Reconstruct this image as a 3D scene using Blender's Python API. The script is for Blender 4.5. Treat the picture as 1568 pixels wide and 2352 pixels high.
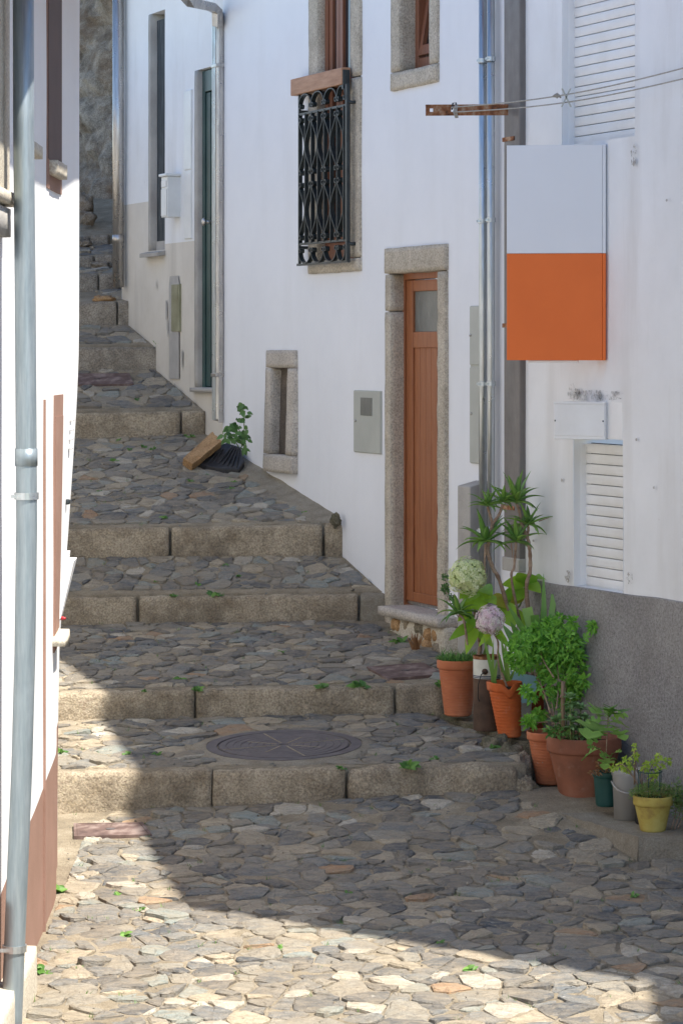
import bpy, bmesh, math, random
from mathutils import Vector, Matrix, noise

# ------------------------------------------------------------------ reset
sc = bpy.context.scene
for o in list(bpy.data.objects):
    bpy.data.objects.remove(o)
COL = sc.collection
R = random.Random(11)

# ------------------------------------------------------------------ camera
F, HZ, CX, ZC = 6500.0, 800.0, 784.0, 2.4     # focal length, horizon row, centre column of the survey sheet, eye height
cam_d = bpy.data.cameras.new('camera')
cam = bpy.data.objects.new('camera', cam_d); COL.objects.link(cam)
cam_d.sensor_fit = 'VERTICAL'; cam_d.sensor_height = 36.0; cam_d.sensor_width = 24.0
cam_d.lens = F / 2352.0 * 36.0
cam_d.shift_y = -(1176.0 - HZ) / 2352.0
cam_d.clip_start = 0.1; cam_d.clip_end = 500.0
cam.location = (0, 0, ZC); cam.rotation_euler = (math.radians(90), 0, 0)
sc.camera = cam

# ------------------------------------------------------------------ light
SUN = Vector((1.0, -0.8, 2.2)).normalized()
world = bpy.data.worlds.new('World'); sc.world = world; world.use_nodes = True
wn = world.node_tree.nodes; wl = world.node_tree.links
sky = wn.new('ShaderNodeTexSky'); sky.sky_type = 'NISHITA'; sky.sun_disc = False
sky.sun_elevation = math.asin(SUN.z)
sky.sun_rotation = math.atan2(SUN.x, SUN.y)
sky.altitude = 600; sky.air_density = 1.0; sky.dust_density = 0.4; sky.ozone_density = 2.0
wl.new(sky.outputs[0], wn['Background'].inputs[0]); wn['Background'].inputs[1].default_value = 0.15
sun_d = bpy.data.lights.new('sun', 'SUN'); sun_d.energy = 5.0; sun_d.angle = math.radians(0.6); sun_d.color = (1.0, 0.94, 0.85)
sun = bpy.data.objects.new('sun', sun_d); COL.objects.link(sun); sun.location = (6, -6, 12)
sun.rotation_euler = SUN.to_track_quat('Z', 'Y').to_euler()
vs = sc.view_settings
vs.view_transform = 'Standard'; vs.look = 'None'; vs.gamma = 1.0; vs.exposure = 0.97; vs.use_curve_mapping = False
sc.render.engine = 'CYCLES'
sc.cycles.use_denoising = True
sc.cycles.max_bounces = 7; sc.cycles.diffuse_bounces = 5; sc.cycles.caustics_reflective = False; sc.cycles.caustics_refractive = False

# ------------------------------------------------------------------ helpers
def at(x, y, s):
    return Vector(((x - CX) / s, F / s, ZC - (y - HZ) / s))
def zr(y, s): return ZC - (y - HZ) / s
def lerp(a, b, t): return a + (b - a) * t
def interp(tab, k):
    if k <= tab[0][0]: return tab[0][1]
    for (a, va), (b, vb) in zip(tab, tab[1:]):
        if k <= b: return lerp(va, vb, (k - a) / (b - a))
    return tab[-1][1]

ORG = {}
def thing(name, loc, label=None, cat=None, group=None, parent=None):
    o = bpy.data.objects.new(name, None); COL.objects.link(o)
    o.empty_display_size = 0.1
    loc = Vector(loc); ORG[o] = loc
    if parent is not None:
        o.parent = parent; o.location = loc - ORG[parent]
    else:
        o.location = loc
    tag(o, label, cat, group)
    return o
def tag(o, label=None, cat=None, group=None, kind=None):
    if label: o['label'] = label
    if cat: o['category'] = cat
    if group: o['group'] = group
    if kind: o['kind'] = kind
    return o

class MB:
    """collects shapes for one mesh; fr maps local coordinates to the place"""
    def __init__(s, fr=None):
        s.v = []; s.f = []; s.m = []; s.fr = fr
    def vt(s, p):
        s.v.append(Vector(s.fr(*p)) if s.fr else Vector(p)); return len(s.v) - 1
    def face(s, ids, m=0):
        s.f.append(ids); s.m.append(m)
    def box(s, a, b, m=0):
        i = [s.vt((x, y, z)) for z in (a[2], b[2]) for y in (a[1], b[1]) for x in (a[0], b[0])]
        for q in ((0, 1, 3, 2), (4, 6, 7, 5), (0, 4, 5, 1), (2, 3, 7, 6), (0, 2, 6, 4), (1, 5, 7, 3)):
            s.face([i[k] for k in q], m)
        return s
    def hexa(s, pts, m=0):
        i = [s.vt(p) for p in pts]
        for q in ((0, 1, 2, 3), (4, 7, 6, 5), (0, 4, 5, 1), (1, 5, 6, 2), (2, 6, 7, 3), (3, 7, 4, 0)):
            s.face([i[k] for k in q], m)
        return s
    def rblock(s, a, b, r=0.01, d=0.03, amp=0.004, freq=9.0, seed=0, m=0, fn=None, amp2=0.0):
        """box with rounded, worn edges; fn optionally moves each point"""
        a = Vector(a); b = Vector(b); L = b - a
        r = min(r, min(L) * 0.45)
        n = [max(2, min(60, int(math.ceil(L[k] / d)))) for k in range(3)]
        off = Vector((seed * 3.17, seed * 1.31, seed * 7.7))
        cache = {}
        def P(i, j, k):
            key = (i, j, k)
            if key in cache: return cache[key]
            p = Vector((a.x + L.x * i / n[0], a.y + L.y * j / n[1], a.z + L.z * k / n[2]))
            q = Vector([min(max(p[c], a[c] + r), b[c] - r) for c in range(3)])
            dv = p - q
            if dv.length > 1e-9: p = q + dv.normalized() * r
            if fn: p = Vector(fn(*p))
            nn = (p - (a + b) * 0.5)
            nv = Vector([nn[c] / max(L[c], 1e-6) for c in range(3)]).normalized()
            w = noise.noise(p * freq + off) * amp
            if amp2: w += noise.noise(p * freq * 5 + off) * amp2
            p = p + nv * w
            cache[key] = s.vt(p); return cache[key]
        for ax in range(3):
            u, v = [(1, 2), (2, 0), (0, 1)][ax]
            for side in (0, n[ax]):
                for i in range(n[u]):
                    for j in range(n[v]):
                        q = []
                        for (di, dj) in ((0, 0), (1, 0), (1, 1), (0, 1)):
                            c = [0, 0, 0]; c[ax] = side; c[u] = i + di; c[v] = j + dj
                            q.append(P(*c))
                        s.face(q if side else q[::-1], m)
        return s
    def tube(s, path, r, seg=10, m=0, caps=True, raw=False):
        pts = [Vector(s.fr(*p)) if (s.fr and not raw) else Vector(p) for p in path]
        n = len(pts); rad = r if isinstance(r, (list, tuple)) else [r] * n
        prev = None; rings = []
        for i, p in enumerate(pts):
            t = (pts[min(i + 1, n - 1)] - pts[max(i - 1, 0)]).normalized()
            if prev is None:
                a = Vector((0, 0, 1)) if abs(t.z) < .9 else Vector((1, 0, 0))
                x = t.cross(a).normalized()
            else:
                x = (prev - t * prev.dot(t)).normalized()
            prev = x; y = t.cross(x)
            ring = []
            for k in range(seg):
                an = 2 * math.pi * k / seg
                s.v.append(p + (x * math.cos(an) + y * math.sin(an)) * rad[i]); ring.append(len(s.v) - 1)
            rings.append(ring)
        for i in range(n - 1):
            for k in range(seg):
                s.face([rings[i][k], rings[i][(k + 1) % seg], rings[i + 1][(k + 1) % seg], rings[i + 1][k]], m)
        if caps:
            s.face(rings[0][::-1], m); s.face(rings[-1], m)
        return s
    def lathe(s, c, prof, seg=40, m=0, tilt=None, fn=None, close=True):
        """prof: list of (radius, height); closed top/bottom if radius 0"""
        c = Vector(c); rings = []
        for (r, h) in prof:
            ring = []
            if r < 1e-6:
                p = Vector((0, 0, h))
                if tilt: p = tilt @ p
                s.v.append(c + p); ring = [len(s.v) - 1] * seg
            else:
                for k in range(seg):
                    an = 2 * math.pi * k / seg
                    p = Vector((r * math.cos(an), r * math.sin(an), h))
                    if fn: p = Vector(fn(p, an))
                    if tilt: p = tilt @ p
                    s.v.append(c + p); ring.append(len(s.v) - 1)
            rings.append(ring)
        for A, B in zip(rings, rings[1:]):
            for k in range(seg):
                q = [A[k], A[(k + 1) % seg], B[(k + 1) % seg], B[k]]
                u = []
                for i in q:
                    if i not in u: u.append(i)
                if len(u) > 2: s.face(u, m)
        return s
    def bar(s, path, w, th, raw=False):
        """flat iron bar: path of (u, z), thickness th in its plane, depth w along n (uses fr(u, n, z)); n given as third"""
        n = len(path); L = []
        for i in range(n):
            p = Vector(path[i][:2]); a = Vector(path[max(i - 1, 0)][:2]); b = Vector(path[min(i + 1, n - 1)][:2])
            t = (b - a); t = t.normalized() if t.length > 1e-9 else Vector((1, 0))
            q = Vector((-t.y, t.x)) * th * .5
            n0 = path[i][2]
            L.append([s.vt((p.x + q.x, n0 - w / 2, p.y + q.y)), s.vt((p.x - q.x, n0 - w / 2, p.y - q.y)),
                      s.vt((p.x - q.x, n0 + w / 2, p.y - q.y)), s.vt((p.x + q.x, n0 + w / 2, p.y + q.y))])
        for A, B in zip(L, L[1:]):
            for k in range(4):
                s.face([A[k], A[(k + 1) % 4], B[(k + 1) % 4], B[k]])
        s.face(L[0][::-1]); s.face(L[-1])
        return s
    def build(s, name, mats, parent=None, smooth=False, recalc=True, bevel=0.0, merge=False, label=None, cat=None, group=None, kind=None, origin=None):
        org = ORG[parent] if parent is not None else (Vector(origin) if origin is not None else Vector((0, 0, 0)))
        me = bpy.data.meshes.new(name)
        me.from_pydata([tuple(v - org) for v in s.v], [], s.f)
        if not isinstance(mats, (list, tuple)): mats = [mats]
        for k in mats: me.materials.append(k)
        if len(mats) > 1: me.polygons.foreach_set('material_index', s.m)
        if recalc or merge:
            bm = bmesh.new(); bm.from_mesh(me)
            if merge: bmesh.ops.remove_doubles(bm, verts=bm.verts, dist=1e-5)
            if recalc: bmesh.ops.recalc_face_normals(bm, faces=bm.faces)
            bm.to_mesh(me); bm.free()
        if smooth: me.polygons.foreach_set('use_smooth', [True] * len(me.polygons))
        me.update()
        o = bpy.data.objects.new(name, me); COL.objects.link(o)
        ORG[o] = org
        if parent is not None: o.parent = parent
        elif origin is not None: o.location = org
        if bevel:
            bv = o.modifiers.new('bevel', 'BEVEL'); bv.width = bevel; bv.segments = 2; bv.limit_method = 'ANGLE'; bv.angle_limit = math.radians(40)
        tag(o, label, cat, group, kind)
        return o

# ------------------------------------------------------------------ materials
def lin(h):
    h = h.lstrip('#'); out = []
    for i in (0, 2, 4):
        c = int(h[i:i + 2], 16) / 255.0
        out.append(c / 12.92 if c <= .04045 else ((c + .055) / 1.055) ** 2.4)
    return tuple(out)
def nd(nt, t, **kw):
    n = nt.nodes.new(t)
    for k, v in kw.items():
        if k.startswith('i_'): n.inputs[k[2:].replace('_', ' ')].default_value = v
        else: setattr(n, k, v)
    return n
def ramp(nt, fac, stops, interp_='LINEAR'):
    r = nt.nodes.new('ShaderNodeValToRGB'); r.color_ramp.interpolation = interp_
    e = r.color_ramp.elements
    while len(e) < len(stops): e.new(0.5)
    for k, (p, c) in enumerate(stops):
        e[k].position = p
        c = c if hasattr(c, '__len__') else (c, c, c)
        e[k].color = (c[0], c[1], c[2], 1)
    nt.links.new(fac, r.inputs[0]); return r.outputs[0]
def mixc(nt, fac, a, b, mode='MIX'):
    m = nt.nodes.new('ShaderNodeMix'); m.data_type = 'RGBA'; m.blend_type = mode
    for sock, v in ((m.inputs[0], fac), (m.inputs[6], a), (m.inputs[7], b)):
        if hasattr(v, 'links'): nt.links.new(v, sock)
        elif hasattr(v, '__len__'): sock.default_value = (v[0], v[1], v[2], 1)
        else: sock.default_value = v
    return m.outputs[2]
def tex(nt, scale, detail=6, rough=.6, stretch=None, kind='noise', off=None, dist=0.0):
    tc = nt.nodes.new('ShaderNodeTexCoord'); v = tc.outputs['Object']
    if stretch or off:
        mp = nt.nodes.new('ShaderNodeMapping'); nt.links.new(v, mp.inputs[0]); v = mp.outputs[0]
        if stretch: mp.inputs['Scale'].default_value = stretch
        if off: mp.inputs['Location'].default_value = off
    if kind == 'noise':
        n = nd(nt, 'ShaderNodeTexNoise', i_Scale=scale, i_Detail=detail, i_Roughness=rough, i_Distortion=dist); o = n.outputs[0]
    else:
        n = nd(nt, 'ShaderNodeTexVoronoi', i_Scale=scale); n.feature = kind; o = n.outputs[0]
    nt.links.new(v, n.inputs['Vector']); return o
def bump(nt, h, strength, dist, prev=None):
    b = nd(nt, 'ShaderNodeBump', i_Strength=strength, i_Distance=dist)
    nt.links.new(h, b.inputs['Height'])
    if prev is not None: nt.links.new(prev, b.inputs['Normal'])
    return b.outputs[0]
def base(name):
    m = bpy.data.materials.new(name); m.use_nodes = True
    return m, m.node_tree, m.node_tree.nodes['Principled BSDF']
def setp(nt, p, col=None, rough=.8, metal=0, spec=.4, nrm=None):
    if col is not None:
        if hasattr(col, 'links'): nt.links.new(col, p.inputs['Base Color'])
        else: p.inputs['Base Color'].default_value = (*col, 1)
    if hasattr(rough, 'links'): nt.links.new(rough, p.inputs['Roughness'])
    else: p.inputs['Roughness'].default_value = rough
    p.inputs['Metallic'].default_value = metal
    p.inputs['Specular IOR Level'].default_value = spec
    if nrm is not None: nt.links.new(nrm, p.inputs['Normal'])
def simple(name, c1, c2, scale=6, rough=.7, metal=0, spec=.4, bs=None, bst=.3, bd=.01, stretch=None, detail=6, c3=None, lo=.35, hi=.65):
    m, nt, p = base(name)
    st = [(lo, c1), (hi, c2)] if c3 is None else [(lo, c1), ((lo + hi) / 2, c2), (hi, c3)]
    col = ramp(nt, tex(nt, scale, detail, stretch=stretch), st)
    nrm = bump(nt, tex(nt, bs, 5, stretch=stretch), bst, bd) if bs else None
    setp(nt, p, col, rough, metal, spec, nrm)
    return m

def plaster(name, c_hi, c_lo, stain, dirt=.35, coarse=0.25, spots=False):
    m, nt, p = base(name)
    c = ramp(nt, tex(nt, 1.1, 6), [(.3, c_lo), (.62, c_hi)])
    c = mixc(nt, .22, c, ramp(nt, tex(nt, 4.5, 10, .78, off=(4, 4, 1)), [(.30, (.32, .32, .32)), (.52, (.5, .5, .5)), (.7, (.60, .60, .60))]), 'OVERLAY')
    streak = ramp(nt, tex(nt, 2.2, 8, stretch=(1.6, 1.6, .22)), [(.5, 0), (.78, 1)])
    sf = nd(nt, 'ShaderNodeMath', operation='MULTIPLY'); nt.links.new(streak, sf.inputs[0]); sf.inputs[1].default_value = dirt
    c = mixc(nt, sf.outputs[0], c, stain)
    if spots:
        v = ramp(nt, tex(nt, 5.5, 9, .75, off=(3, 1, 7)), [(.66, 0), (.70, 1)])
        sp = nd(nt, 'ShaderNodeMath', operation='MULTIPLY'); nt.links.new(v, sp.inputs[0]); sp.inputs[1].default_value = .38
        c = mixc(nt, sp.outputs[0], c, (.36, .34, .31))
    n = bump(nt, tex(nt, 2.6, 3), .25, .03)
    n = bump(nt, tex(nt, 160, 3), coarse, .002, n)
    setp(nt, p, c, .88, 0, .25, n)
    return m

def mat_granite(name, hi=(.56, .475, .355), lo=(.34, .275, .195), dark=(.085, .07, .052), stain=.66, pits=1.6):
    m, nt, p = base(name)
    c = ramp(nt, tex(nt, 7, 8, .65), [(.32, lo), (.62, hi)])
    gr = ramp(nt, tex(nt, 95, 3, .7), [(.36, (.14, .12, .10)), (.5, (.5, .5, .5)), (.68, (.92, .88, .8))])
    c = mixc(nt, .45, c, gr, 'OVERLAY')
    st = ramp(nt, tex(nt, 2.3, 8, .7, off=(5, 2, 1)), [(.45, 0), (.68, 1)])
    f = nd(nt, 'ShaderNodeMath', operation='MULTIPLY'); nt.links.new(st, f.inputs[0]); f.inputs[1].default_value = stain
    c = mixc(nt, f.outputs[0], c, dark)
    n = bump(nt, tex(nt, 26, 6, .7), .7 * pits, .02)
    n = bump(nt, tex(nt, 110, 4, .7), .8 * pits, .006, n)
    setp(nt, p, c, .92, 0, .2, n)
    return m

def mat_paving():
    m, nt, p = base('paving_slate')
    g = nt.nodes.new('ShaderNodeNewGeometry')
    oi = nt.nodes.new('ShaderNodeObjectInfo')
    sm = nd(nt, 'ShaderNodeMath', operation='ADD'); nt.links.new(g.outputs['Random Per Island'], sm.inputs[0]); nt.links.new(oi.outputs['Random'], sm.inputs[1])
    fr_ = nd(nt, 'ShaderNodeMath', operation='FRACT'); nt.links.new(sm.outputs[0], fr_.inputs[0])
    c = ramp(nt, fr_.outputs[0], [(0.0, (.085, .095, .105)), (.13, (.16, .172, .176)), (.25, (.28, .262, .22)), (.36, (.115, .122, .126)),
                       (.47, (.38, .325, .24)), (.56, (.21, .215, .205)), (.64, (.26, .30, .28)), (.72, (.46, .385, .275)),
                       (.82, (.14, .155, .165)), (.90, (.54, .495, .41)), (.96, (.40, .23, .12)), (.975, (.19, .175, .155))], 'CONSTANT')
    # mineral banding and patches
    band = ramp(nt, tex(nt, 9, 8, .7, stretch=(1.0, 2.6, 5.0), dist=1.2), [(.40, 0), (.66, 1)])
    f = nd(nt, 'ShaderNodeMath', operation='MULTIPLY'); nt.links.new(band, f.inputs[0]); f.inputs[1].default_value = .62
    c = mixc(nt, f.outputs[0], c, (.37, .315, .235))
    dkb = ramp(nt, tex(nt, 13, 8, .72, stretch=(1.0, 2.2, 4.0), dist=1.0, off=(8, 1, 3)), [(.50, 0), (.64, 1)])
    fd = nd(nt, 'ShaderNodeMath', operation='MULTIPLY'); nt.links.new(dkb, fd.inputs[0]); fd.inputs[1].default_value = .45
    c = mixc(nt, fd.outputs[0], c, (.065, .07, .075))
    pale = ramp(nt, tex(nt, 16, 9, .75, off=(2, 9, 4)), [(.62, 0), (.72, 1)])
    f2 = nd(nt, 'ShaderNodeMath', operation='MULTIPLY'); nt.links.new(pale, f2.inputs[0]); f2.inputs[1].default_value = .72
    c = mixc(nt, f2.outputs[0], c, (.52, .49, .43))
    spk = ramp(nt, tex(nt, 120, 3, .7), [(.3, (.35, .35, .35)), (.5, (.5, .5, .5)), (.72, (.72, .72, .72))])
    c = mixc(nt, .6, c, spk, 'OVERLAY')
    du = ramp(nt, tex(nt, 3.2, 8, .72, off=(1, 4, 2)), [(.40, 0), (.64, 1)])
    f3 = nd(nt, 'ShaderNodeMath', operation='MULTIPLY'); nt.links.new(du, f3.inputs[0]); f3.inputs[1].default_value = .55
    c = mixc(nt, f3.outputs[0], c, (.335, .27, .185))
    n = bump(nt, tex(nt, 14, 7, .65, stretch=(1, 1.8, 3.0), dist=.6), .75, .04)
    n = bump(nt, tex(nt, 90, 5, .7), .5, .006, n)
    setp(nt, p, c, ramp(nt, tex(nt, 12, 4), [(.35, .62), (.65, .88)]), 0, .35, n)
    return m

def mat_dirt(name='joint_dirt', a=(.22, .185, .135), b=(.34, .285, .205), cc=(.46, .395, .30)):
    m, nt, p = base(name)
    c = ramp(nt, tex(nt, 5, 9, .7), [(.3, a), (.5, b), (.7, cc)])
    sp = ramp(nt, tex(nt, 140, 3, .8), [(.3, (.25, .25, .25)), (.5, (.5, .5, .5)), (.72, (.85, .85, .85))])
    c = mixc(nt, .5, c, sp, 'OVERLAY')
    n = bump(nt, tex(nt, 40, 7, .75), .9, .02)
    n = bump(nt, tex(nt, 170, 3, .75), .7, .005, n)
    setp(nt, p, c, .95, 0, .15, n)
    return m

def mat_roughcast():
    m, nt, p = base('roughcast')
    c = ramp(nt, tex(nt, 1.6, 6), [(.3, (.29, .275, .27)), (.65, (.42, .40, .38))])
    pit = ramp(nt, tex(nt, 75, 4, .75), [(.34, (.12, .12, .12)), (.47, (.5, .5, .5)), (.66, (.82, .82, .82))])
    c = mixc(nt, .5, c, pit, 'OVERLAY')
    pt = ramp(nt, tex(nt, 2.4, 9, .7, off=(3, 8, 1)), [(.45, 0), (.68, .6)])
    c = mixc(nt, pt, c, (.24, .225, .20))
    n = bump(nt, tex(nt, 60, 6, .75), 1.0, .016)
    setp(nt, p, c, .95, 0, .15, n)
    return m

def mat_metal(name, c1, c2, rough=.35, metal=.9, scale=9, stretch=None, r2=None):
    m, nt, p = base(name)
    c = ramp(nt, tex(nt, scale, 7, .65, stretch=stretch), [(.35, c1), (.65, c2)])
    rg = ramp(nt, tex(nt, 14, 5), [(.35, rough), (.7, r2 if r2 else rough + .18)])
    n = bump(nt, tex(nt, 7, 3, stretch=stretch), .12, .02)
    setp(nt, p, c, rg, metal, .5, n)
    return m

def mat_wood(name, a, b, grain=(14, 14, 1.0), rough=.45, spec=.4):
    m, nt, p = base(name)
    c = ramp(nt, tex(nt, 4, 8, .65, stretch=grain, dist=.4), [(.32, a), (.66, b)])
    n = bump(nt, tex(nt, 9, 6, stretch=grain), .15, .006)
    setp(nt, p, c, rough, 0, spec, n)
    return m

def mat_leaf(name, a, b, tr=.25, rough=.45, scale=14, c3=None):
    m, nt, p = base(name)
    g = nt.nodes.new('ShaderNodeNewGeometry')
    nz = tex(nt, scale, 4)
    oi = nt.nodes.new('ShaderNodeObjectInfo')
    sm = nd(nt, 'ShaderNodeMath', operation='ADD'); nt.links.new(g.outputs['Random Per Island'], sm.inputs[0]); nt.links.new(oi.outputs['Random'], sm.inputs[1])
    fr_ = nd(nt, 'ShaderNodeMath', operation='FRACT'); nt.links.new(sm.outputs[0], fr_.inputs[0])
    ad = nd(nt, 'ShaderNodeMath', operation='MULTIPLY_ADD'); nt.links.new(fr_.outputs[0], ad.inputs[0]); ad.inputs[1].default_value = .55
    sc_ = nd(nt, 'ShaderNodeMath', operation='MULTIPLY'); nt.links.new(nz, sc_.inputs[0]); sc_.inputs[1].default_value = .45
    nt.links.new(sc_.outputs[0], ad.inputs[2])
    if 'petal' not in name: a, b = tuple(q * 1.25 for q in a), tuple(q * 1.25 for q in b)
    st = [(.25, a), (.7, b)] if c3 is None else [(.22, a), (.55, b), (.78, c3)]
    c = ramp(nt, ad.outputs[0], st)
    setp(nt, p, c, rough, 0, .4)
    t = nt.nodes.new('ShaderNodeBsdfTranslucent'); nt.links.new(c, t.inputs[0])
    mx = nt.nodes.new('ShaderNodeMixShader'); mx.inputs[0].default_value = tr
    nt.links.new(p.outputs[0], mx.inputs[1]); nt.links.new(t.outputs[0], mx.inputs[2])
    nt.links.new(mx.outputs[0], nt.nodes['Material Output'].inputs[0])
    return m

WHITE = plaster('white_render', (.80, .81, .835), (.755, .765, .79), (.64, .64, .63), .25, .15)
WHITE_OLD = plaster('old_white_render', (.80, .81, .82), (.71, .715, .715), (.56, .545, .515), .6, .35, True)
WHITE_L = plaster('left_white_render', (.84, .84, .83), (.80, .80, .79), (.72, .70, .66), .25, .3)
CREAM = plaster('cream_render', (.67, .63, .56), (.58, .54, .475), (.42, .39, .34), .8, .3, True)
GREYPATCH = simple('cement_patch', (.37, .355, .335), (.46, .44, .41), 5, .93, bs=60, bst=.4)
BROWN = simple('brown_paint', (.27, .16, .118), (.31, .185, .14), 5, .8, bs=90, bst=.5, bd=.004)
BROWN_D = simple('dark_brown_paint', (.085, .05, .04), (.105, .062, .05), 5, .6, bs=90, bst=.2, bd=.004)
ROUGHCAST = mat_roughcast()
GRANITE = mat_granite('granite_step')
GRANITE_F = mat_granite('granite_frame', (.56, .505, .42), (.44, .39, .315), (.26, .225, .175), .45, .6)
GRANITE_S = mat_granite('granite_fine', (.54, .495, .44), (.44, .40, .35), (.30, .265, .23), .35, .45)
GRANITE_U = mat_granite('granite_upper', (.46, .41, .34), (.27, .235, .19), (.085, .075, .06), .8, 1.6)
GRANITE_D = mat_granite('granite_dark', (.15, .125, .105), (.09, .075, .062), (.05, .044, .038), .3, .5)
GRANITE_C = mat_granite('granite_cream', (.62, .57, .47), (.52, .47, .38), (.30, .27, .22), .3, .5)
CONCRETE = simple('concrete', (.33, .31, .285), (.44, .42, .385), 4, .93, bs=60, bst=.6, bd=.008)
LEDGE = mat_dirt('ledge_cement', (.24, .205, .155), (.34, .30, .235), (.43, .385, .31))
PAVING = mat_paving()
DIRT = mat_dirt()
ROCK = mat_granite('rock_face', (.66, .58, .47), (.22, .185, .145), (.30, .17, .08), .6, 2.6)
MOSSROCK = mat_granite('mossy_rock', (.30, .26, .20), (.17, .15, .10), (.055, .06, .022), .9, 1.2)
ZINC = mat_metal('galvanised_steel', (.44, .48, .495), (.60, .63, .64), .27, .9, 9, (6, 6, .5))
ZINC_L = mat_metal('painted_zinc', (.235, .285, .31), (.33, .38, .405), .34, .55, 9, (6, 6, .5))
ZINC_OLD = mat_metal('aged_steel', (.40, .38, .36), (.60, .57, .53), .24, .85, 6, (6, 6, .6))
BROWNSTEEL = mat_metal('brown_steel', (.155, .145, .138), (.20, .185, .175), .5, .35, 3, (3, 3, .6))
RUST = simple('rusty_iron', (.10, .045, .025), (.30, .12, .05), 22, .8, .3, c3=(.42, .30, .20), bs=60, bst=.5, bd=.003)
RUST_D = simple('rusty_can', (.085, .055, .04), (.16, .10, .07), 9, .7, .3, bs=50, bst=.3, bd=.003)
IRON = simple('black_iron', (.012, .018, .02), (.026, .036, .038), 20, .42, 0, .55)
IRON_HOLE = simple('black_rubber', (.01, .01, .012), (.03, .03, .033), 12, .55, 0, .4, bs=60, bst=.3, bd=.003)
CASTIRON = simple('cast_iron', (.115, .10, .10), (.165, .14, .135), 14, .62, .3, .4, bs=70, bst=.35, bd=.003)
CASTRED = simple('red_oxide_iron', (.10, .066, .058), (.16, .105, .09), 11, .7, .15, .35, bs=60, bst=.45, bd=.003, c3=(.30, .23, .2))
WOOD_DOOR = mat_wood('door_wood', (.25, .085, .033), (.36, .135, .055))
WOOD_WIN = mat_wood('window_wood', (.17, .065, .035), (.26, .105, .055))
WOOD_RAIL = mat_wood('rail_wood', (.33, .165, .09), (.47, .27, .165), (1.5, 1.5, 12), .6)
WOOD_GREY = mat_wood('weathered_stick', (.17, .115, .07), (.28, .20, .13), rough=.85, spec=.2)
GREENPAINT = simple('green_door_paint', (.022, .055, .052), (.035, .08, .074), 8, .4, 0, .5)
DARK_INSIDE = simple('dark_slot_inside', (.02, .026, .03), (.05, .06, .066), 5, .8, stretch=(9, 9, 1.2), c3=(.11, .12, .13), lo=.3, hi=.75)  # dark fill for the slot window's unlit inside
GLASS = simple('window_glass', (.018, .022, .026), (.03, .035, .04), 2, .06, 0, .8)
GLASS_FROST = simple('frosted_glass', (.125, .13, .12), (.165, .17, .155), 14, .3, 0, .6, bs=26, bst=.5, bd=.01, stretch=(1, 1, .5))
CURTAIN = simple('white_lining', (.70, .70, .68), (.76, .76, .74), 5, .8)
PVC = simple('white_plastic', (.76, .76, .755), (.82, .82, .815), 4, .45, 0, .4)
PVC_DIRTY = simple('white_plastic_slat', (.70, .69, .665), (.80, .80, .79), 3, .45, 0, .4)
PANELGREY = simple('grey_green_enamel', (.40, .41, .37), (.45, .46, .415), 4, .5, 0, .4)
OLIVE = simple('olive_meter_glass', (.22, .215, .13), (.33, .32, .215), 6, .4, 0, .4)
ENAMEL = simple('white_enamel', (.66, .67, .66), (.74, .75, .74), 5, .4, 0, .45)
ORANGE = simple('orange_panel', (.72, .135, .012), (.76, .148, .015), 3, .42, 0, .4)
SIGNWHITE = simple('white_panel', (.70, .71, .735), (.72, .73, .755), 2, .45, 0, .4)
def terracotta(name, a, b, c3, sc_=6):
    m, nt, p = base(name)
    c = ramp(nt, tex(nt, sc_, 6), [(.3, a), (.51, b), (.72, c3)])
    bl = ramp(nt, tex(nt, 13, 9, .75, off=(2, 2, 2)), [(.56, 0), (.74, 1)])
    f = nd(nt, 'ShaderNodeMath', operation='MULTIPLY'); nt.links.new(bl, f.inputs[0]); f.inputs[1].default_value = .30
    c = mixc(nt, f.outputs[0], c, (.55, .45, .36))
    dk = ramp(nt, tex(nt, 8, 8, .7, stretch=(1, 1, .35), off=(7, 3, 2)), [(.55, 0), (.75, 1)])
    f2 = nd(nt, 'ShaderNodeMath', operation='MULTIPLY'); nt.links.new(dk, f2.inputs[0]); f2.inputs[1].default_value = .5
    c = mixc(nt, f2.outputs[0], c, (.09, .06, .04))
    setp(nt, p, c, .85, 0, .25, bump(nt, tex(nt, 45, 5), .25, .003))
    return m
TERRA = terracotta('terracotta_plastic', (.42, .13, .06), (.50, .17, .08), (.55, .22, .12))
TERRA_B = terracotta('terracotta_clay', (.17, .07, .043), (.29, .115, .068), (.36, .18, .12), 4)
TERRA_R = terracotta('red_brown_plastic', (.22, .045, .018), (.28, .06, .024), (.30, .075, .035))
TERRA_O = terracotta('bright_terracotta', (.46, .10, .026), (.54, .125, .035), (.54, .17, .07))
POTGREEN = simple('green_plastic', (.012, .06, .052), (.02, .08, .07), 6, .45, 0, .4)
POTYELLOW = simple('yellow_clay', (.27, .16, .06), (.45, .35, .085), 7, .8, 0, .25, bs=45, bst=.25, bd=.003, c3=(.50, .42, .13), lo=.33, hi=.6)
SOIL = mat_dirt('soil', (.035, .026, .02), (.06, .045, .033), (.10, .08, .06))
BLUEBOARD = simple('pale_blue_board', (.27, .46, .53), (.33, .52, .58), 5, .7, 0, .3)
ROPE = simple('rope', (.30, .285, .255), (.42, .40, .36), 80, .9)
SANDSTONE = mat_granite('tan_sandstone', (.47, .30, .155), (.36, .21, .10), (.22, .13, .07), .4, .5)
ROOFTILE = simple('roof_tile', (.34, .15, .09), (.45, .22, .14), 7, .85, bs=30, bst=.3)
ALOE = mat_leaf('aloe_leaf', (.08, .19, .035), (.18, .32, .06), .15, .4)
HYDL = mat_leaf('hydrangea_leaf', (.16, .33, .03), (.33, .52, .05), .35, .4)
HYDY = mat_leaf('yellowing_leaf', (.30, .30, .03), (.42, .30, .04), .3, .5)
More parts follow.
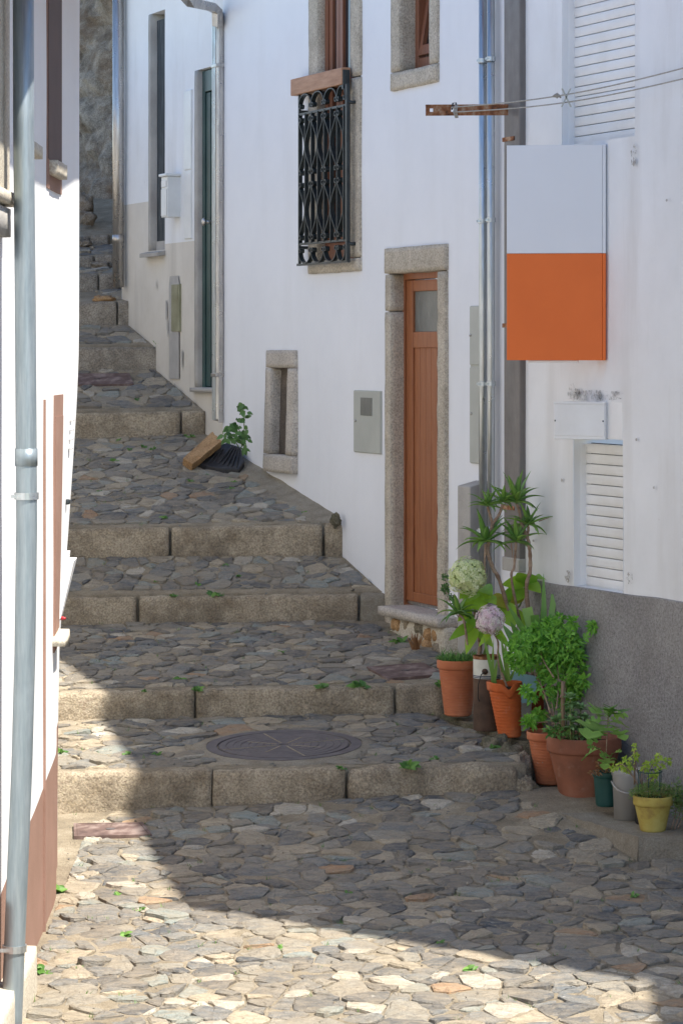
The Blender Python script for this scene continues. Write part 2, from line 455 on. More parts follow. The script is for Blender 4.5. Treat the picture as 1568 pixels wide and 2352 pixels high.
IRISL = mat_leaf('iris_leaf', (.12, .25, .05), (.23, .38, .09), .25, .45)
BUSHL = mat_leaf('bush_leaf', (.08, .23, .03), (.22, .46, .06), .35, .45)
CHRYL = mat_leaf('lobed_leaf', (.10, .24, .045), (.24, .40, .08), .3, .5)
SEDUML = mat_leaf('grey_green_leaf', (.13, .25, .09), (.26, .40, .17), .15, .6)
WEEDL = mat_leaf('weed_leaf', (.05, .13, .025), (.13, .25, .05), .2, .5)
WEEDD = mat_leaf('ivy_leaf', (.045, .11, .03), (.11, .21, .06), .15, .45)
GRASSL = mat_leaf('pot_grass', (.06, .16, .04), (.15, .30, .07), .2, .55)
YELLL = mat_leaf('yellow_green_leaf', (.22, .34, .04), (.45, .55, .09), .3, .5)
FEATHER = mat_leaf('feathery_foliage', (.11, .24, .05), (.24, .36, .10), .2, .6, c3=(.42, .33, .16))
DRIED = mat_leaf('dried_leaf', (.16, .07, .03), (.30, .16, .07), .1, .8)
PETALG = mat_leaf('green_white_petal', (.66, .74, .36), (.85, .88, .58), .35, .6)
PETALP = mat_leaf('pink_petal', (.80, .60, .68), (.88, .76, .78), .35, .6, c3=(.86, .83, .72))
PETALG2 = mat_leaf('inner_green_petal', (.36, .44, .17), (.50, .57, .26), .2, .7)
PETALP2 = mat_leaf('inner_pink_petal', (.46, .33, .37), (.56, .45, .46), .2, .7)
BARK = mat_wood('plant_bark', (.17, .10, .065), (.40, .29, .21), (1, 1, 6), .9, .2)
STEMG = simple('green_stem', (.10, .17, .04), (.16, .22, .06), 12, .6)
BUCKET = simple('cloudy_plastic', (.40, .39, .37), (.50, .49, .465), 4, .4, 0, .4)

# ------------------------------------------------------------------ ground levels
# each step: scale, then (x, y of nose, y of foot) at its left and right
STEP = [
    (482, (140, 1777, 1868), (1180, 1760, 1815)),
    (437, (140, 1594, 1655), (900, 1578, 1640)),
    (388, (140, 1375, 1434), (885, 1366, 1424)),
    (374, (160, 1217, 1279), (797, 1205, 1276)),
    (327, (175, 950, 1008), (470, 945, 996)),
    (311, (190, 799, 851), (370, 797, 849)),
    (302, (190, 695, 748), (330, 690, 745)),
    (291, (190, 633, 668), (270, 628, 664)),
    (284, (190, 590, 617), (258, 586, 614)),
    (276, (190, 545, 566), (245, 540, 562)),
]
SY = [F / s[0] for s in STEP]
def sline(i, k, X):
    s, a, b = STEP[i]
    xa, xb = (a[0] - CX) / s, (b[0] - CX) / s
    t = (X - xa) / (xb - xa)
    t = max(-.6, min(1.25, t))
    return lerp(zr(a[k], s), zr(b[k], s), t)
def ztop(i, X): return sline(i, 1, X)
def zbase(i, X): return sline(i, 2, X)
YEND = F / 262.0
def G(X, Y):
    """paved surface height"""
    if Y < SY[0]:
        t = max(0, min(1, (X + 1.3) / 2.2))
        z1 = zbase(0, X)
        z2 = ZC + lerp(-2.262, -2.262, t)
        z3 = ZC - 2.40; z4 = ZC - 2.55
        if Y > 12.5: return lerp(z2, z1, (Y - 12.5) / (SY[0] - 12.5))
        if Y > 10: return lerp(z3, z2, (Y - 10) / 2.5)
        return lerp(z4, z3, max(-1, (Y - 5) / 5.0))
    for i in range(len(SY)):
        Yb = SY[i + 1] if i + 1 < len(SY) else YEND + 3
        if Y < Yb:
            zb = zbase(i + 1, X) if i + 1 < len(SY) else ZC + 1.95
            return lerp(ztop(i, X), zb, (Y - SY[i]) / (Yb - SY[i]))
    return ZC + 1.95
def ground_at(x, y):
    Y = 8.0
    while Y < 25:
        z = ZC - (y - HZ) / F * Y; X = (x - CX) / F * Y
        if z <= G(X, Y) + .002: return Vector((X, Y, G(X, Y)))
        Y += .01
    return Vector(((x - CX) / F * 20, 20, G(0, 20)))

# ------------------------------------------------------------------ wall frames
class Wall:
    def __init__(s, xa, sa, xb, sb):
        a = at(xa, HZ, sa); b = at(xb, HZ, sb)
        s.A = Vector((a.x, a.y)); d = Vector((b.x - a.x, b.y - a.y)); s.len = d.length
        s.d = d.normalized(); s.n = Vector((s.d.y, -s.d.x))
    def u(s, x, n=0.0):
        rx = (x - CX) / F; ox = s.A.x + n * s.n.x; oy = s.A.y + n * s.n.y
        return (rx * oy - ox) / (s.d.x - rx * s.d.y)
    def z(s, x, y, n=0.0):
        u = s.u(x, n); Y = s.A.y + n * s.n.y + u * s.d.y
        return ZC - (y - HZ) / F * Y
    def P(s, u, n, z):
        return (s.A.x + u * s.d.x + n * s.n.x, s.A.y + u * s.d.y + n * s.n.y, z)
    def XY(s, u, n): return Vector((s.A.x + u * s.d.x + n * s.n.x, s.A.y + u * s.d.y + n * s.n.y))
def smid(x): return 390 * (1 + .00036 * (x - 900))
def sright(x): return 478.6 * (1 + .0003 * (x - 1419))
WM = Wall(515, smid(515), 1100, smid(1100))
WR = Wall(1190, sright(1190), 1568, sright(1568))
WG = Wall(280, smid(280) - 3, 487, smid(487) - 3)

LTAB = [(-2.6, -1.246), (-1.6, -1.243), (-1.3, -1.237), (-1.08, -1.222), (-.86, -1.203), (-.55, -1.182), (-.25, -1.163), (-.05, -1.153), (.15, -1.149), (9, -1.149)]
LCORN = 12.42; LXC = -1.19
def LX(z, Y=99.0):
    t = max(0.0, min(1.0, (Y - 11.75) / (12.42 - 11.75))); t = t * t * (3 - 2 * t)
    return lerp(LXC, interp(LTAB, z - ZC), t)
def FL(y, n, z): return (LX(z, y) + n, y, z)           # left wall: along the street, outwards, up
def xl(Y):                                            # foot of the left house
    return LX(0.1, Y) if Y < LCORN else -1.246 - .305 * (Y - LCORN)
def wall_x(W, Y, n=0):
    u = (Y - W.A.y - n * W.n.y) / W.d.y
    return W.A.x + u * W.d.x + n * W.n.x
def xrt(Y):
    """right hand limit of the street"""
    if Y < 14.62: return wall_x(WR, Y)
    if Y < 19.3: return wall_x(WM, Y)
    return wall_x(WG, Y)

# ------------------------------------------------------------------ paving
def terrace(i):
    y0 = 5.0 if i == 0 else SY[i - 1]
    y1 = SY[i] if i < len(SY) else YEND + 2.0
    return y0, y1
def clip(poly, a, b, c):
    out = []
    n = len(poly)
    for k in range(n):
        p, q = poly[k], poly[(k + 1) % n]
        dp = a * p[0] + b * p[1] - c; dq = a * q[0] + b * q[1] - c
        if dp <= 0: out.append(p)
        if dp * dq < 0:
            t = dp / (dp - dq); out.append((p[0] + (q[0] - p[0]) * t, p[1] + (q[1] - p[1]) * t))
    return out
MAN = at(652, 1726, 463); MAN_R = .385
PANELS = []          # (corner list) for flat lids, filled below
def lid_quad(pts):
    return [ground_at(*p) for p in pts]
LIDS = [lid_quad([(178, 1925), (342, 1922), (322, 1896), (176, 1898)]),
        lid_quad([(892, 1562), (1014, 1553), (968, 1528), (848, 1537)]),
        lid_quad([(150, 886), (303, 885), (292, 862), (150, 862)])]
def in_quad(x, y, q, pad):
    cx = sum(p.x for p in q) / 4; cy = sum(p.y for p in q) / 4
    for k in range(4):
        a, b = q[k], q[(k + 1) % 4]
        ex, ey = b.x - a.x, b.y - a.y; L = math.hypot(ex, ey)
        if L < 1e-6: continue
        nx, ny = ey / L, -ex / L
        if (cx - a.x) * nx + (cy - a.y) * ny > 0: nx, ny = -nx, -ny
        if (x - a.x) * nx + (y - a.y) * ny > pad: return False
    return True

def stones(i, sp, planes, y0, y1, x0, x1, rnd):
    """list of stone meshes (verts, faces, screen size)"""
    sx, sy = (sp * 1.30, sp * .74) if i == 0 else (sp * 1.5, sp * .62)
    seeds = []
    ny = int((y1 - y0) / sy) + 3
    for j in range(-1, ny):
        nx = int((x1 - x0) / sx) + 3
        for k in range(-1, nx):
            if rnd.random() < .20: continue
            seeds.append((rnd.random() ** 2 * (.0085 if i != 1 else .010) * (sp / .106) ** 2, x0 + (k + .5 * (j % 2)) * sx + rnd.uniform(-.48, .48) * sx, y0 + j * sy + rnd.uniform(-.42, .42) * sy))
    seeds = [(p[1], p[2], p[0]) for p in seeds]
    cell = {}
    for p in seeds: cell.setdefault((int(p[0] // (2 * sp)), int(p[1] // (2 * sp))), []).append(p)
    out = []
    for p in seeds:
        poly = [(p[0] - 1.5 * sp, p[1] - 1.2 * sp), (p[0] + 1.5 * sp, p[1] - 1.2 * sp), (p[0] + 1.5 * sp, p[1] + 1.2 * sp), (p[0] - 1.5 * sp, p[1] + 1.2 * sp)]
        ci, cj = int(p[0] // (2 * sp)), int(p[1] // (2 * sp))
        for a in (-2, -1, 0, 1, 2):
            for b in (-2, -1, 0, 1, 2):
                for q in cell.get((ci + a, cj + b), ()):
                    if q is p or len(poly) < 3: continue
                    dx, dy = q[0] - p[0], q[1] - p[1]
                    poly = clip(poly, dx, dy, dx * (p[0] + q[0]) / 2 + dy * (p[1] + q[1]) / 2 + (p[2] - q[2]) / 2)
        for (a, b, c) in planes:
            if len(poly) >= 3: poly = clip(poly, a, b, c)
        if len(poly) < 3: continue
        cx = sum(v[0] for v in poly) / len(poly); cy = sum(v[1] for v in poly) / len(poly)
        if i == 1 and (math.hypot(cx - MAN.x, cy - MAN.y) < MAN_R + .055): continue
        if any(in_quad(cx, cy, q, .045) for q in LIDS): continue
        ar = abs(sum(poly[k][0] * poly[(k + 1) % len(poly)][1] - poly[(k + 1) % len(poly)][0] * poly[k][1] for k in range(len(poly)))) / 2
        if ar < .0014: continue
        # uneven joint, knocked-off corners
        g = rnd.uniform(.0005, .006)
        pts = []
        for k in range(len(poly)):
            a, b = poly[k], poly[(k + 1) % len(poly)]
            L = math.hypot(b[0] - a[0], b[1] - a[1])
            if L < .02: pts.append(((a[0] + b[0]) / 2, (a[1] + b[1]) / 2)); continue
            e = rnd.uniform(.03, .17); e2 = rnd.uniform(.03, .17)
            pts.append((a[0] + (b[0] - a[0]) * e, a[1] + (b[1] - a[1]) * e))
            if L > .06: 
                m = rnd.uniform(.42, .58); w = rnd.uniform(-.009, .005)
                pts.append((a[0] + (b[0] - a[0]) * m - (b[1] - a[1]) / L * w, a[1] + (b[1] - a[1]) * m + (b[0] - a[0]) / L * w))
            pts.append((a[0] + (b[0] - a[0]) * (1 - e2), a[1] + (b[1] - a[1]) * (1 - e2)))
        fin = []
        for q in pts:
            dx, dy = q[0] - cx, q[1] - cy; L = math.hypot(dx, dy)
            k = max(.3, 1 - (g + rnd.uniform(0, .006)) / max(L, 1e-6))
            fin.append((cx + dx * k, cy + dy * k))
        if len(fin) < 4: continue
        h = rnd.uniform(.0, .009); tx, ty = rnd.gauss(0, .05), rnd.gauss(0, .06)
        if rnd.random() < .07: h += .008
        ed = rnd.uniform(.002, .006)
        V = []; n = len(fin)
        def top(x, y): return G(x, y) + h + (x - cx) * tx + (y - cy) * ty
        for (x, y) in fin: V.append((x + (x - cx) * .05, y + (y - cy) * .05, top(x, y) - .055))
        for (x, y) in fin: V.append((x, y, top(x, y) - ed + rnd.uniform(-.003, .003)))
        ins = rnd.uniform(.74, .88)
        for (x, y) in fin: V.append((cx + (x - cx) * ins, cy + (y - cy) * ins, top(x, y) + rnd.uniform(-.0035, .0035)))
        V.append((cx, cy, top(cx, cy) + rnd.uniform(-.002, .006)))
        fs = []
        for k in range(n):
            k2 = (k + 1) % n
            fs.append((k, k2, n + k2, n + k)); fs.append((n + k, n + k2, 2 * n + k2, 2 * n + k)); fs.append((2 * n + k, 2 * n + k2, 3 * n))
        s = F / cy; px = CX + cx * s; py = HZ + (ZC - G(cx, cy)) * s
        vis = -60 < px < 1630 and py < 2420
        out.append((ar * (F / cy) ** 2 * (1 if vis else .001), V, fs, (cx, cy)))
    return out

def half(a, b, side):
    """half plane through 2 points; keep the side where point lies"""
    nx, ny = b[1] - a[1], -(b[0] - a[0]); c = nx * a[0] + ny * a[1]
    if nx * side[0] + ny * side[1] > c: nx, ny, c = -nx, -ny, -c
    return (nx, ny, c)
LEDGE_A = at(1240, 1800, 489); LEDGE_B = at(1465, 1925, 520)
KERB_A = at(1003, 1640, 441); KERB_B = at(1186, 1740, 466)
names = ['street', 'landing', 'landing', 'landing', 'landing', 'landing', 'landing', 'landing', 'landing', 'landing', 'landing']
SPS = [.096, .108, .092, .086, .098, .10, .105, .11, .12, .12, .2]
TERR = []
for i in range(len(SY) + 1):
    y0, y1 = terrace(i)
    mb = MB(); nx = 70; ny = max(6, int((y1 - y0) / .05))
    for j in range(ny + 1):
        Y = lerp(y0 + (.05 if i else 0), y1 + .07, j / ny)
        xa, xb = xl(Y) - .25, xrt(min(max(Y, 9.5), 21.5)) + .2
        if i == 0: xb = max(xb, 2.4); 
        if i == 0 and Y < 9.5: xa, xb = -3.2, 3.6
        if i == 1: xb = lerp(KERB_A.x, KERB_B.x, min(1, (Y - KERB_A.y) / (KERB_B.y - KERB_A.y))) + .02
        if i >= len(SY): xa, xb = -5.5, -1.2
        for k in range(nx + 1):
            X = lerp(xa, xb, k / nx)
            Yg = min(Y, y1 - .001)
            nz = noise.noise(Vector((X * 9, Y * 9, i))) * .004 + noise.noise(Vector((X * 2.2, Y * 2.2, i + 7))) * .004
            mb.vt((X, Y, G(X, Yg) - .0028 + nz * 1.2))
    for j in range(ny):
        for k in range(nx):
            a = j * (nx + 1) + k
            mb.face([a, a + 1, a + nx + 2, a + nx + 1])
    if i == 1:      # earth bank at the right, under the kerb and boulders
        ed_ = [j * (nx + 1) + nx for j in range(ny + 1)]; lw = [mb.vt((mb.v[e].x + .03, mb.v[e].y, mb.v[e].z - .5)) for e in ed_]
        for a, b, c, d in zip(ed_, ed_[1:], lw, lw[1:]): mb.face([a, b, d, c])
    if i:      # earth face behind the step blocks
        lowr = [mb.vt((mb.v[k].x, mb.v[k].y + .06, mb.v[k].z - .6)) for k in range(nx + 1)]
        for k in range(nx): mb.face([k, k + 1, lowr[k + 1], lowr[k]])
    t = mb.build(names[i], DIRT, smooth=True, kind='structure',
                 label=['cobbled street of grey and tan slate in front of the steps', 'cobbled landing with the round manhole cover', 'cobbled landing in front of the wooden door',
                        'short cobbled landing beside the door jamb', 'long cobbled landing below the black ribbed tray', 'cobbled landing with the square lid below the mailbox',
                        'narrow cobbled landing beside the small tumbled boulder', 'cobbled landing at the foot of the far downpipe', 'cobbled landing beside the rock face foot', 'rough landing higher along the rock face', 'rubble path climbing along the rock face'][i])
    TERR.append(t)
    if i == len(SY): continue
    ya = 8.3 if i == 0 else y0 + .115
    yb = y1 - .012
    planes = [(0, -1, -ya), (0, 1, yb)]
    inside = (-.6 if i < 4 else -1.6, (ya + yb) / 2)
    if i == 0:
        planes += [half((-1.18, 8), (-1.18, 13.5), inside), (1, 0, 2.3)]
        planes += [half((LEDGE_A.x - .03, LEDGE_A.y), (LEDGE_B.x - .03, LEDGE_B.y), inside)] if False else []
    else:
        planes += [half((xl(y0) + .01, y0), (xl(y1) + .01, y1), inside)]
        W = WM if i in (2, 3, 4) else WG
        if i == 1: planes += [half((KERB_A.x, KERB_A.y), (KERB_B.x, KERB_B.y), inside), (1, 0, KERB_B.x)]
        else:
            ww = .10 if i == 4 else .02
            planes += [half((wall_x(W, y0) - ww, y0), (wall_x(W, y1) - ww, y1), inside)]
    rnd = random.Random(100 + i)
    xs0 = min(xl(y0), xl(y1)) ; xs1 = 2.3 if i == 0 else (1.2 if i < 5 else -1.0)
    L = stones(i, SPS[i], planes, ya, yb, xs0, xs1, rnd)
    if i == 0:   # keep clear of the ledge, thin out along the far right
        L = [q for q in L if not (q[3][1] > LEDGE_B.y - .06 and q[3][0] > lerp(LEDGE_B.x, LEDGE_A.x, (q[3][1] - LEDGE_B.y) / (LEDGE_A.y - LEDGE_B.y)) - .05)]
        L = [q for q in L if not (q[3][1] > 12.5 and rnd.random() < .12)]
        L = [q for q in L if not (q[3][0] < -1.12 and 9.4 < q[3][1] < 10.6)]
    if i == 2:
        L = [q for q in L if not (q[3][1] > 15.2 and (WM.n.x * (q[3][0] - WM.A.x) + WM.n.y * (q[3][1] - WM.A.y)) < .16)]
    L.sort(key=lambda q: -q[0])
    rest = MB()
    for k, (sz, V, fs, c) in enumerate(L):
        if k < 298:
            m = MB(); m.v = [Vector(v) for v in V]; m.f = fs; m.m = [0] * len(fs)
            m.build('paving_stone', PAVING, parent=t, recalc=False)
        else:
            o = len(rest.v); rest.v += [Vector(v) for v in V]
            for f in fs: rest.face([q + o for q in f])
    if rest.f: rest.build('paving_stones', PAVING, parent=t, recalc=False, kind='stuff')

# ------------------------------------------------------------------ granite steps
CUTS = [[(95, 486.5), (488, 792.5), (794, 1188)], [(95, 447), (449.5, 905), (906.5, 1022)], [(95, 313), (320, 822), (826, 884)],
        [(110, 388), (394, 740), (744, 798)], [(120, 414), (418, 472)], [(120, 365)], [(130, 268), (271, 334)], [(130, 225), (228, 272)], [(130, 215), (219, 262)], [(130, 205), (208, 250)]]
LAB = ['broad granite step below the round manhole cover', 'granite step beside the first flower pot, above the manhole cover', 'granite step ending in cement at the wooden door jamb',
       'granite step with an open joint, ending at the white wall with a small stump', 'granite step beside the rusty edged rectangular downpipe', 'granite step beside the small tumbled boulder',
       'dark granite step below the foot of the far downpipe', 'crumbled granite step at the foot of the rock face', 'rough step of two blocks beside the rock face', 'uppermost rough step along the rock face']
for i, cuts in enumerate(CUTS):
    s = STEP[i][0]; Y = SY[i]
    X0 = (cuts[0][0] - CX) / s
    t = thing('granite_step', (0, Y, zbase(i, 0)), LAB[i], 'step', 'granite steps across the street')
    for j, (xa, xb) in enumerate(cuts):
        a = (xa - CX) / s; b = (xb - CX) / s
        if j == 0: a = xl(Y) - .05
        lastrough = (i in (0, 1, 2, 3) and j == len(cuts) - 1)
        rr = .013 if not lastrough else .04
        def fn(x, y, z, i=i):
            zt, zb = ztop(i, x) + .004, zbase(i, x) - .08
            wob = noise.noise(Vector((x * 1.7, i * 3.3, 0))) * .012
            return (x, y + wob, lerp(zb, zt, z))
        m = MB(); 
        # local block: height 0..1 stretched by fn
        H = ztop(i, (a + b) / 2) - zbase(i, (a + b) / 2) + .08
        def fn2(x, y, z, i=i, H=H): return fn(x, y, z / H)
        m.rblock((a, Y - .004, 0), (b + (.03 if lastrough and i == 2 else 0), Y + (.40 if lastrough and i == 2 else .14 if j % 2 else .125), H), r=rr if not (lastrough and i == 2) else .025, d=.028, amp=.008 if not lastrough else .022, freq=7, seed=i * 5 + j, fn=fn2, amp2=.005)
        mt = GRANITE
        if lastrough and i == 2: mt = LEDGE
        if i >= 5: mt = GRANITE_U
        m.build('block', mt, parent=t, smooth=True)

# ------------------------------------------------------------------ facades
def facade(W, u0, u1, z0, z1, holes, matfn=None, cell=.3, amp=.004, seed=0, reveal_m=0, n0=0.0):
    us = {u0, u1}; zs = {z0, z1}
    for h in holes:
        us |= {h[0], h[1]}; zs |= {h[2], h[3]}
    def fill(v, extra=()):
        v = sorted(set(v) | set(extra)); out = []
        for a, b in zip(v, v[1:]):
            n = max(1, int(math.ceil((b - a) / cell)))
            out += [a + (b - a) * k / n for k in range(n)]
        return out + [v[-1]]
    ex = matfn(None, None) if matfn else ()
    U = fill([q for q in us if u0 <= q <= u1]); Z = fill([q for q in zs if z0 <= q <= z1], [e for e in ex if z0 < e < z1])
    mb = MB(W.P); idx = {}
    def V(i, j):
        if (i, j) not in idx:
            idx[(i, j)] = mb.vt((U[i], n0 + noise.noise(Vector((U[i] * 1.3, Z[j] * 1.3, seed))) * amp, Z[j]))
        return idx[(i, j)]
    for i in range(len(U) - 1):
        for j in range(len(Z) - 1):
            uc, zc = (U[i] + U[i + 1]) / 2, (Z[j] + Z[j + 1]) / 2
            if any(h[0] < uc < h[1] and h[2] < zc < h[3] for h in holes): continue
            mb.face([V(i, j), V(i + 1, j), V(i + 1, j + 1), V(i, j + 1)], matfn(uc, zc) if matfn else 0)
    for h in holes:
        d = h[4]
        q = [mb.vt((h[a], n0 + n, h[b])) for n in (0, -d) for (a, b) in ((0, 2), (1, 2), (1, 3), (0, 3))]
        for k in range(4):
            mb.face([q[k], q[(k + 1) % 4], q[4 + (k + 1) % 4], q[4 + k]], reveal_m)
    return mb

def stone_piece(W, parent, name, u0, u1, z0, z1, n0, n1, mat=None, seed=0, r=.008, amp=.004, d=.035, fn=None):
    m = MB(W.P)
    m.rblock((u0, n0, z0), (u1, n1, z1), r=r, d=d, amp=amp, freq=11, seed=seed, amp2=.0015, fn=fn)
    return m.build(name, mat or GRANITE_F, parent=parent, smooth=True)

# unseen eave corner, placed to throw the shadow across the foreground
kink = ground_at(440, 2085)
OV = .35
uB = WR.u(1600)                                       # past here the unseen facade is angled to fit the cast shadow
Bp = WR.XY(uB, 0); db = Vector((.227, -.974)).normalized(); nb = Vector((db.y, -db.x)); n2 = nb
dist = (Vector((kink.x, kink.y)) - Bp).dot(nb)
tt = (dist - OV) / -(Vector((SUN.x, SUN.y)).dot(nb))
K = kink + SUN * tt
EZ = K.z
far2 = ground_at(1532, 2264); far3 = ground_at(1558, 2352)
dir2 = Vector((far2.x - kink.x, far2.y - kink.y)); L2 = dir2.length; dir2 = dir2.normalized()
dir3 = Vector((far3.x - far2.x, far3.y - far2.y)).normalized()
lB = (Vector((K.x, K.y)) - Bp).dot(db)

def roof(parent, W, u0, u1, ez, ov, run=3.2, slope=.42, th=.10):
    m = MB(W.P)
    m.hexa([(u0, ov, ez), (u1, ov, ez), (u1, -run, ez + (run + ov) * slope), (u0, -run, ez + (run + ov) * slope),
            (u0, ov, ez + th), (u1, ov, ez + th), (u1, -run, ez + th + (run + ov) * slope), (u0, -run, ez + th + (run + ov) * slope)])
    return m.build('roof', ROOFTILE, parent=parent)

# ---- middle white house
HM = thing('white_house', WM.P(0, 0, 0), 'white rendered house with granite framed wooden door and barred window', 'house')
du0, du1 = WM.u(883, .02), WM.u(1022, .02)
dz0, dz1 = WM.z(950, 1412), WM.z(883, 571)
ji, jo = WM.u(897, .02), WM.u(1003, .02)
DN = -.075
w1o0, w1o1, w1i0, w1i1 = WM.u(707, .015), WM.u(826, .015), WM.u(729, .015), WM.u(803, .015)
w1z0 = WM.z(765, 627)
w2o0, w2o1, w2i0, w2i1 = WM.u(896, .015), WM.u(1004, .015), WM.u(917, .015), WM.u(984, .015)
w2z0, w2z1 = WM.z(950, 201), WM.z(950, 158)
s_o0, s_o1, s_i0, s_i1 = WM.u(611, .02), WM.u(677, .02), WM.u(624, .02), WM.u(661, .02)
s_z0, s_z1 = WM.z(645, 1085), WM.z(640, 804)
ZT = EZ + .58
holes = [(du0 + .02, du1 - .02, dz0 - .5, dz1 - .02, .3), (w1o0 + .02, w1o1 - .02, w1z0 + .02, w1z0 + 2.6, .3),
         (w2o0 + .02, w2o1 - .02, w2z0 + .02, w2z0 + 1.6, .3), (s_o0 + .015, s_o1 - .015, s_z0 + .015, s_z1 - .015, .2)]
facade(WM, -.02, WM.u(1192) + .25, -.9, ZT, holes, seed=1).build('wall', WHITE, parent=HM, smooth=False)
roof(HM, WM, -.1, WM.u(1190) + .9, EZ + .6, .75)  # unseen roof, raised and run past the house end to shade the steps
# door surround
dl = dz1 - WM.z(883, 622)
zj = WM.z(890, 716)
stone_piece(WM, HM, 'jamb', du0, ji, -.3, zj, -.2, .022, GRANITE_F, 1)
stone_piece(WM, HM, 'jamb', du0, ji, zj + .004, dz1 - .155, -.2, .020, GRANITE_F, 2)
stone_piece(WM, HM, 'jamb', jo, du1, -.3, dz1 - .155, -.2, .022, GRANITE_F, 3, amp=.007)
stone_piece(WM, HM, 'lintel', du0 - .004, du1 + .004, dz1 - .152, dz1, -.2, .025, GRANITE_F, 4)
# threshold on rubble base
tz = WM.z(960, 1408, .10)
tu0, tu1 = WM.u(866, .13), WM.u(1006, .13)
stone_piece(WM, HM, 'threshold', tu0, tu1, tz - .055, tz, DN - .02, .13, GRANITE_S, 5, r=.006, amp=.002)
m = MB(WM.P); m.rblock((tu0 + .08, -.1, tz - .5), (tu1 + .02, .10, tz - .056), r=.03, d=.03, amp=.03, freq=8, seed=9, amp2=.008)
rb = m.build('rubble_base', GRANITE_C, parent=HM, smooth=True)
rn = random.Random(5)
for k in range(15):
    u = tu0 + .12 + (k % 5) * (tu1 - tu0 - .12) / 5 + rn.uniform(0, .05); z = tz - .10 - (k // 5) * .085 + rn.uniform(-.015, .015)
    m = MB(WM.P); m.rblock((u, .06, z - .04), (u + rn.uniform(.07, .12), .105 + rn.uniform(0, .012), z + .035), r=.03, d=.025, amp=.018, freq=14, seed=k + 30)
    m.build('rubble_stone', [SANDSTONE, GRANITE, MOSSROCK, SANDSTONE][k % 4], parent=rb, smooth=True)
# door leaf
def zd(y, x=960): return WM.z(x, y, DN)
def ud(x): return WM.u(x, DN)
top = zd(612); fb = tz - .01
m = MB(WM.P)
m.box((ji - .02, DN - .06, fb), (ud(932), DN + .012, top + .05))
m.box((ud(932) + .002, DN - .06, zd(641)), (jo + .02, DN + .012, top + .05))
m.box((jo - .035, DN - .06, fb), (jo + .02, DN + .010, zd(641) - .002))
door = m.build('door', WOOD_DOOR, parent=HM, bevel=.004)
L0, L1 = ud(932) + .006, jo - .04
g0, g1 = ud(947), jo - .075
def dpart(name, a, b, z0, z1, n1, mat=WOOD_DOOR, bev=.004, nb=-.03):
    m = MB(WM.P); m.box((a, DN + nb, z0), (b, DN + n1, z1)); return m.build(name, mat, parent=door, bevel=bev)
dpart('stile', L0, g0, fb + .03, zd(643), .0)
dpart('stile', g1, L1, fb + .03, zd(643), .0)
dpart('top_rail', g0 + .001, g1 - .001, zd(669), zd(643), -.002)
dpart('middle_rail', g0 + .001, g1 - .001, zd(799), zd(762), -.002)
dpart('bottom_rail', g0 + .001, g1 - .001, fb + .03, zd(1362), -.002)
dpart('glass_pane', g0 - .01, g1 + .01, zd(766), zd(665), -.016, GLASS_FROST, 0)
npl = 6
for k in range(npl):
    a = lerp(g0, g1, k / npl); b = lerp(g0, g1, (k + 1) / npl)
    dpart('plank', a + .0015, b - .0015, zd(1364), zd(797), -.012, WOOD_DOOR, .003)
dpart('plank_backing', g0 - .01, g1 + .01, zd(1368), zd(795), -.024, BROWN_D, 0)
dpart('weather_strip', L0, L1, fb + .012, fb + .028, -.008, ZINC_OLD, 0)
m = MB(WM.P); hu = L1 - .045
m.tube([(hu, DN + .03, zd(1085)), (hu, DN + .03, zd(935))], .007, 10)
for y in (1070, 950): m.tube([(hu, DN + .03, zd(y)), (hu, DN - .005, zd(y))], .005, 8)
m.build('handle', ZINC, parent=door, smooth=True)

# French window behind the railing
for (a, b, nm, sd) in ((w1o0, w1i0, 'jamb', 11), (w1i1, w1o1, 'jamb', 12)):
    zs_ = WM.z(760, 190) if nm == 'jamb' else 0
    stone_piece(WM, HM, nm, a, b, w1z0 + .085, zs_ - .003, -.2, .016, GRANITE_F, sd)
    stone_piece(WM, HM, nm, a, b, zs_ + .003, w1z0 + 2.62, -.2, .014, GRANITE_F, sd + 3)
stone_piece(WM, HM, 'sill', w1o0, w1o1, w1z0, w1z0 + .083, -.2, .018, GRANITE_F, 17)
WN = -.035
m = MB(WM.P)
a, b = w1i0 - .01, w1i1 + .01
za, zb = w1z0 + .07, w1z0 + 2.5
c0 = lerp(a, b, .82)
m.box((a, WN - .05, za), (a + .055, WN, zb)); m.box((c0, WN - .05, za), (c0 + .05, WN, zb))
m.box((a + .056, WN - .05, za), (c0 - .001, WN - .002, za + .12)); m.box((a + .056, WN - .05, zb - .1), (c0 - .001, WN - .002, zb))
win = m.build('window', WOOD_WIN, parent=HM, bevel=.004)
mid = lerp(a, c0, .5)
for (p, q) in ((a + .058, mid - .003), (mid + .003, c0 - .003)):
    m = MB(WM.P)
    m.box((p, WN - .05, za + .122), (p + .05, WN - .010, zb - .102)); m.box((q - .05, WN - .05, za + .122), (q, WN - .010, zb - .102))
    m.box((p + .051, WN - .05, za + .122), (q - .051, WN - .012, za + .25)); 
    m.build('sash', WOOD_WIN, parent=win, bevel=.003)
    m = MB(WM.P); m.box((p + .03, WN - .04, za + .2), (q - .03, WN - .03, zb - .1)); m.build('glass_pane', GLASS, parent=win)
m = MB(WM.P); m.box((c0 + .052, WN - .055, za), (b, WN - .012, zb)); m.build('white_reveal', CURTAIN, parent=win)

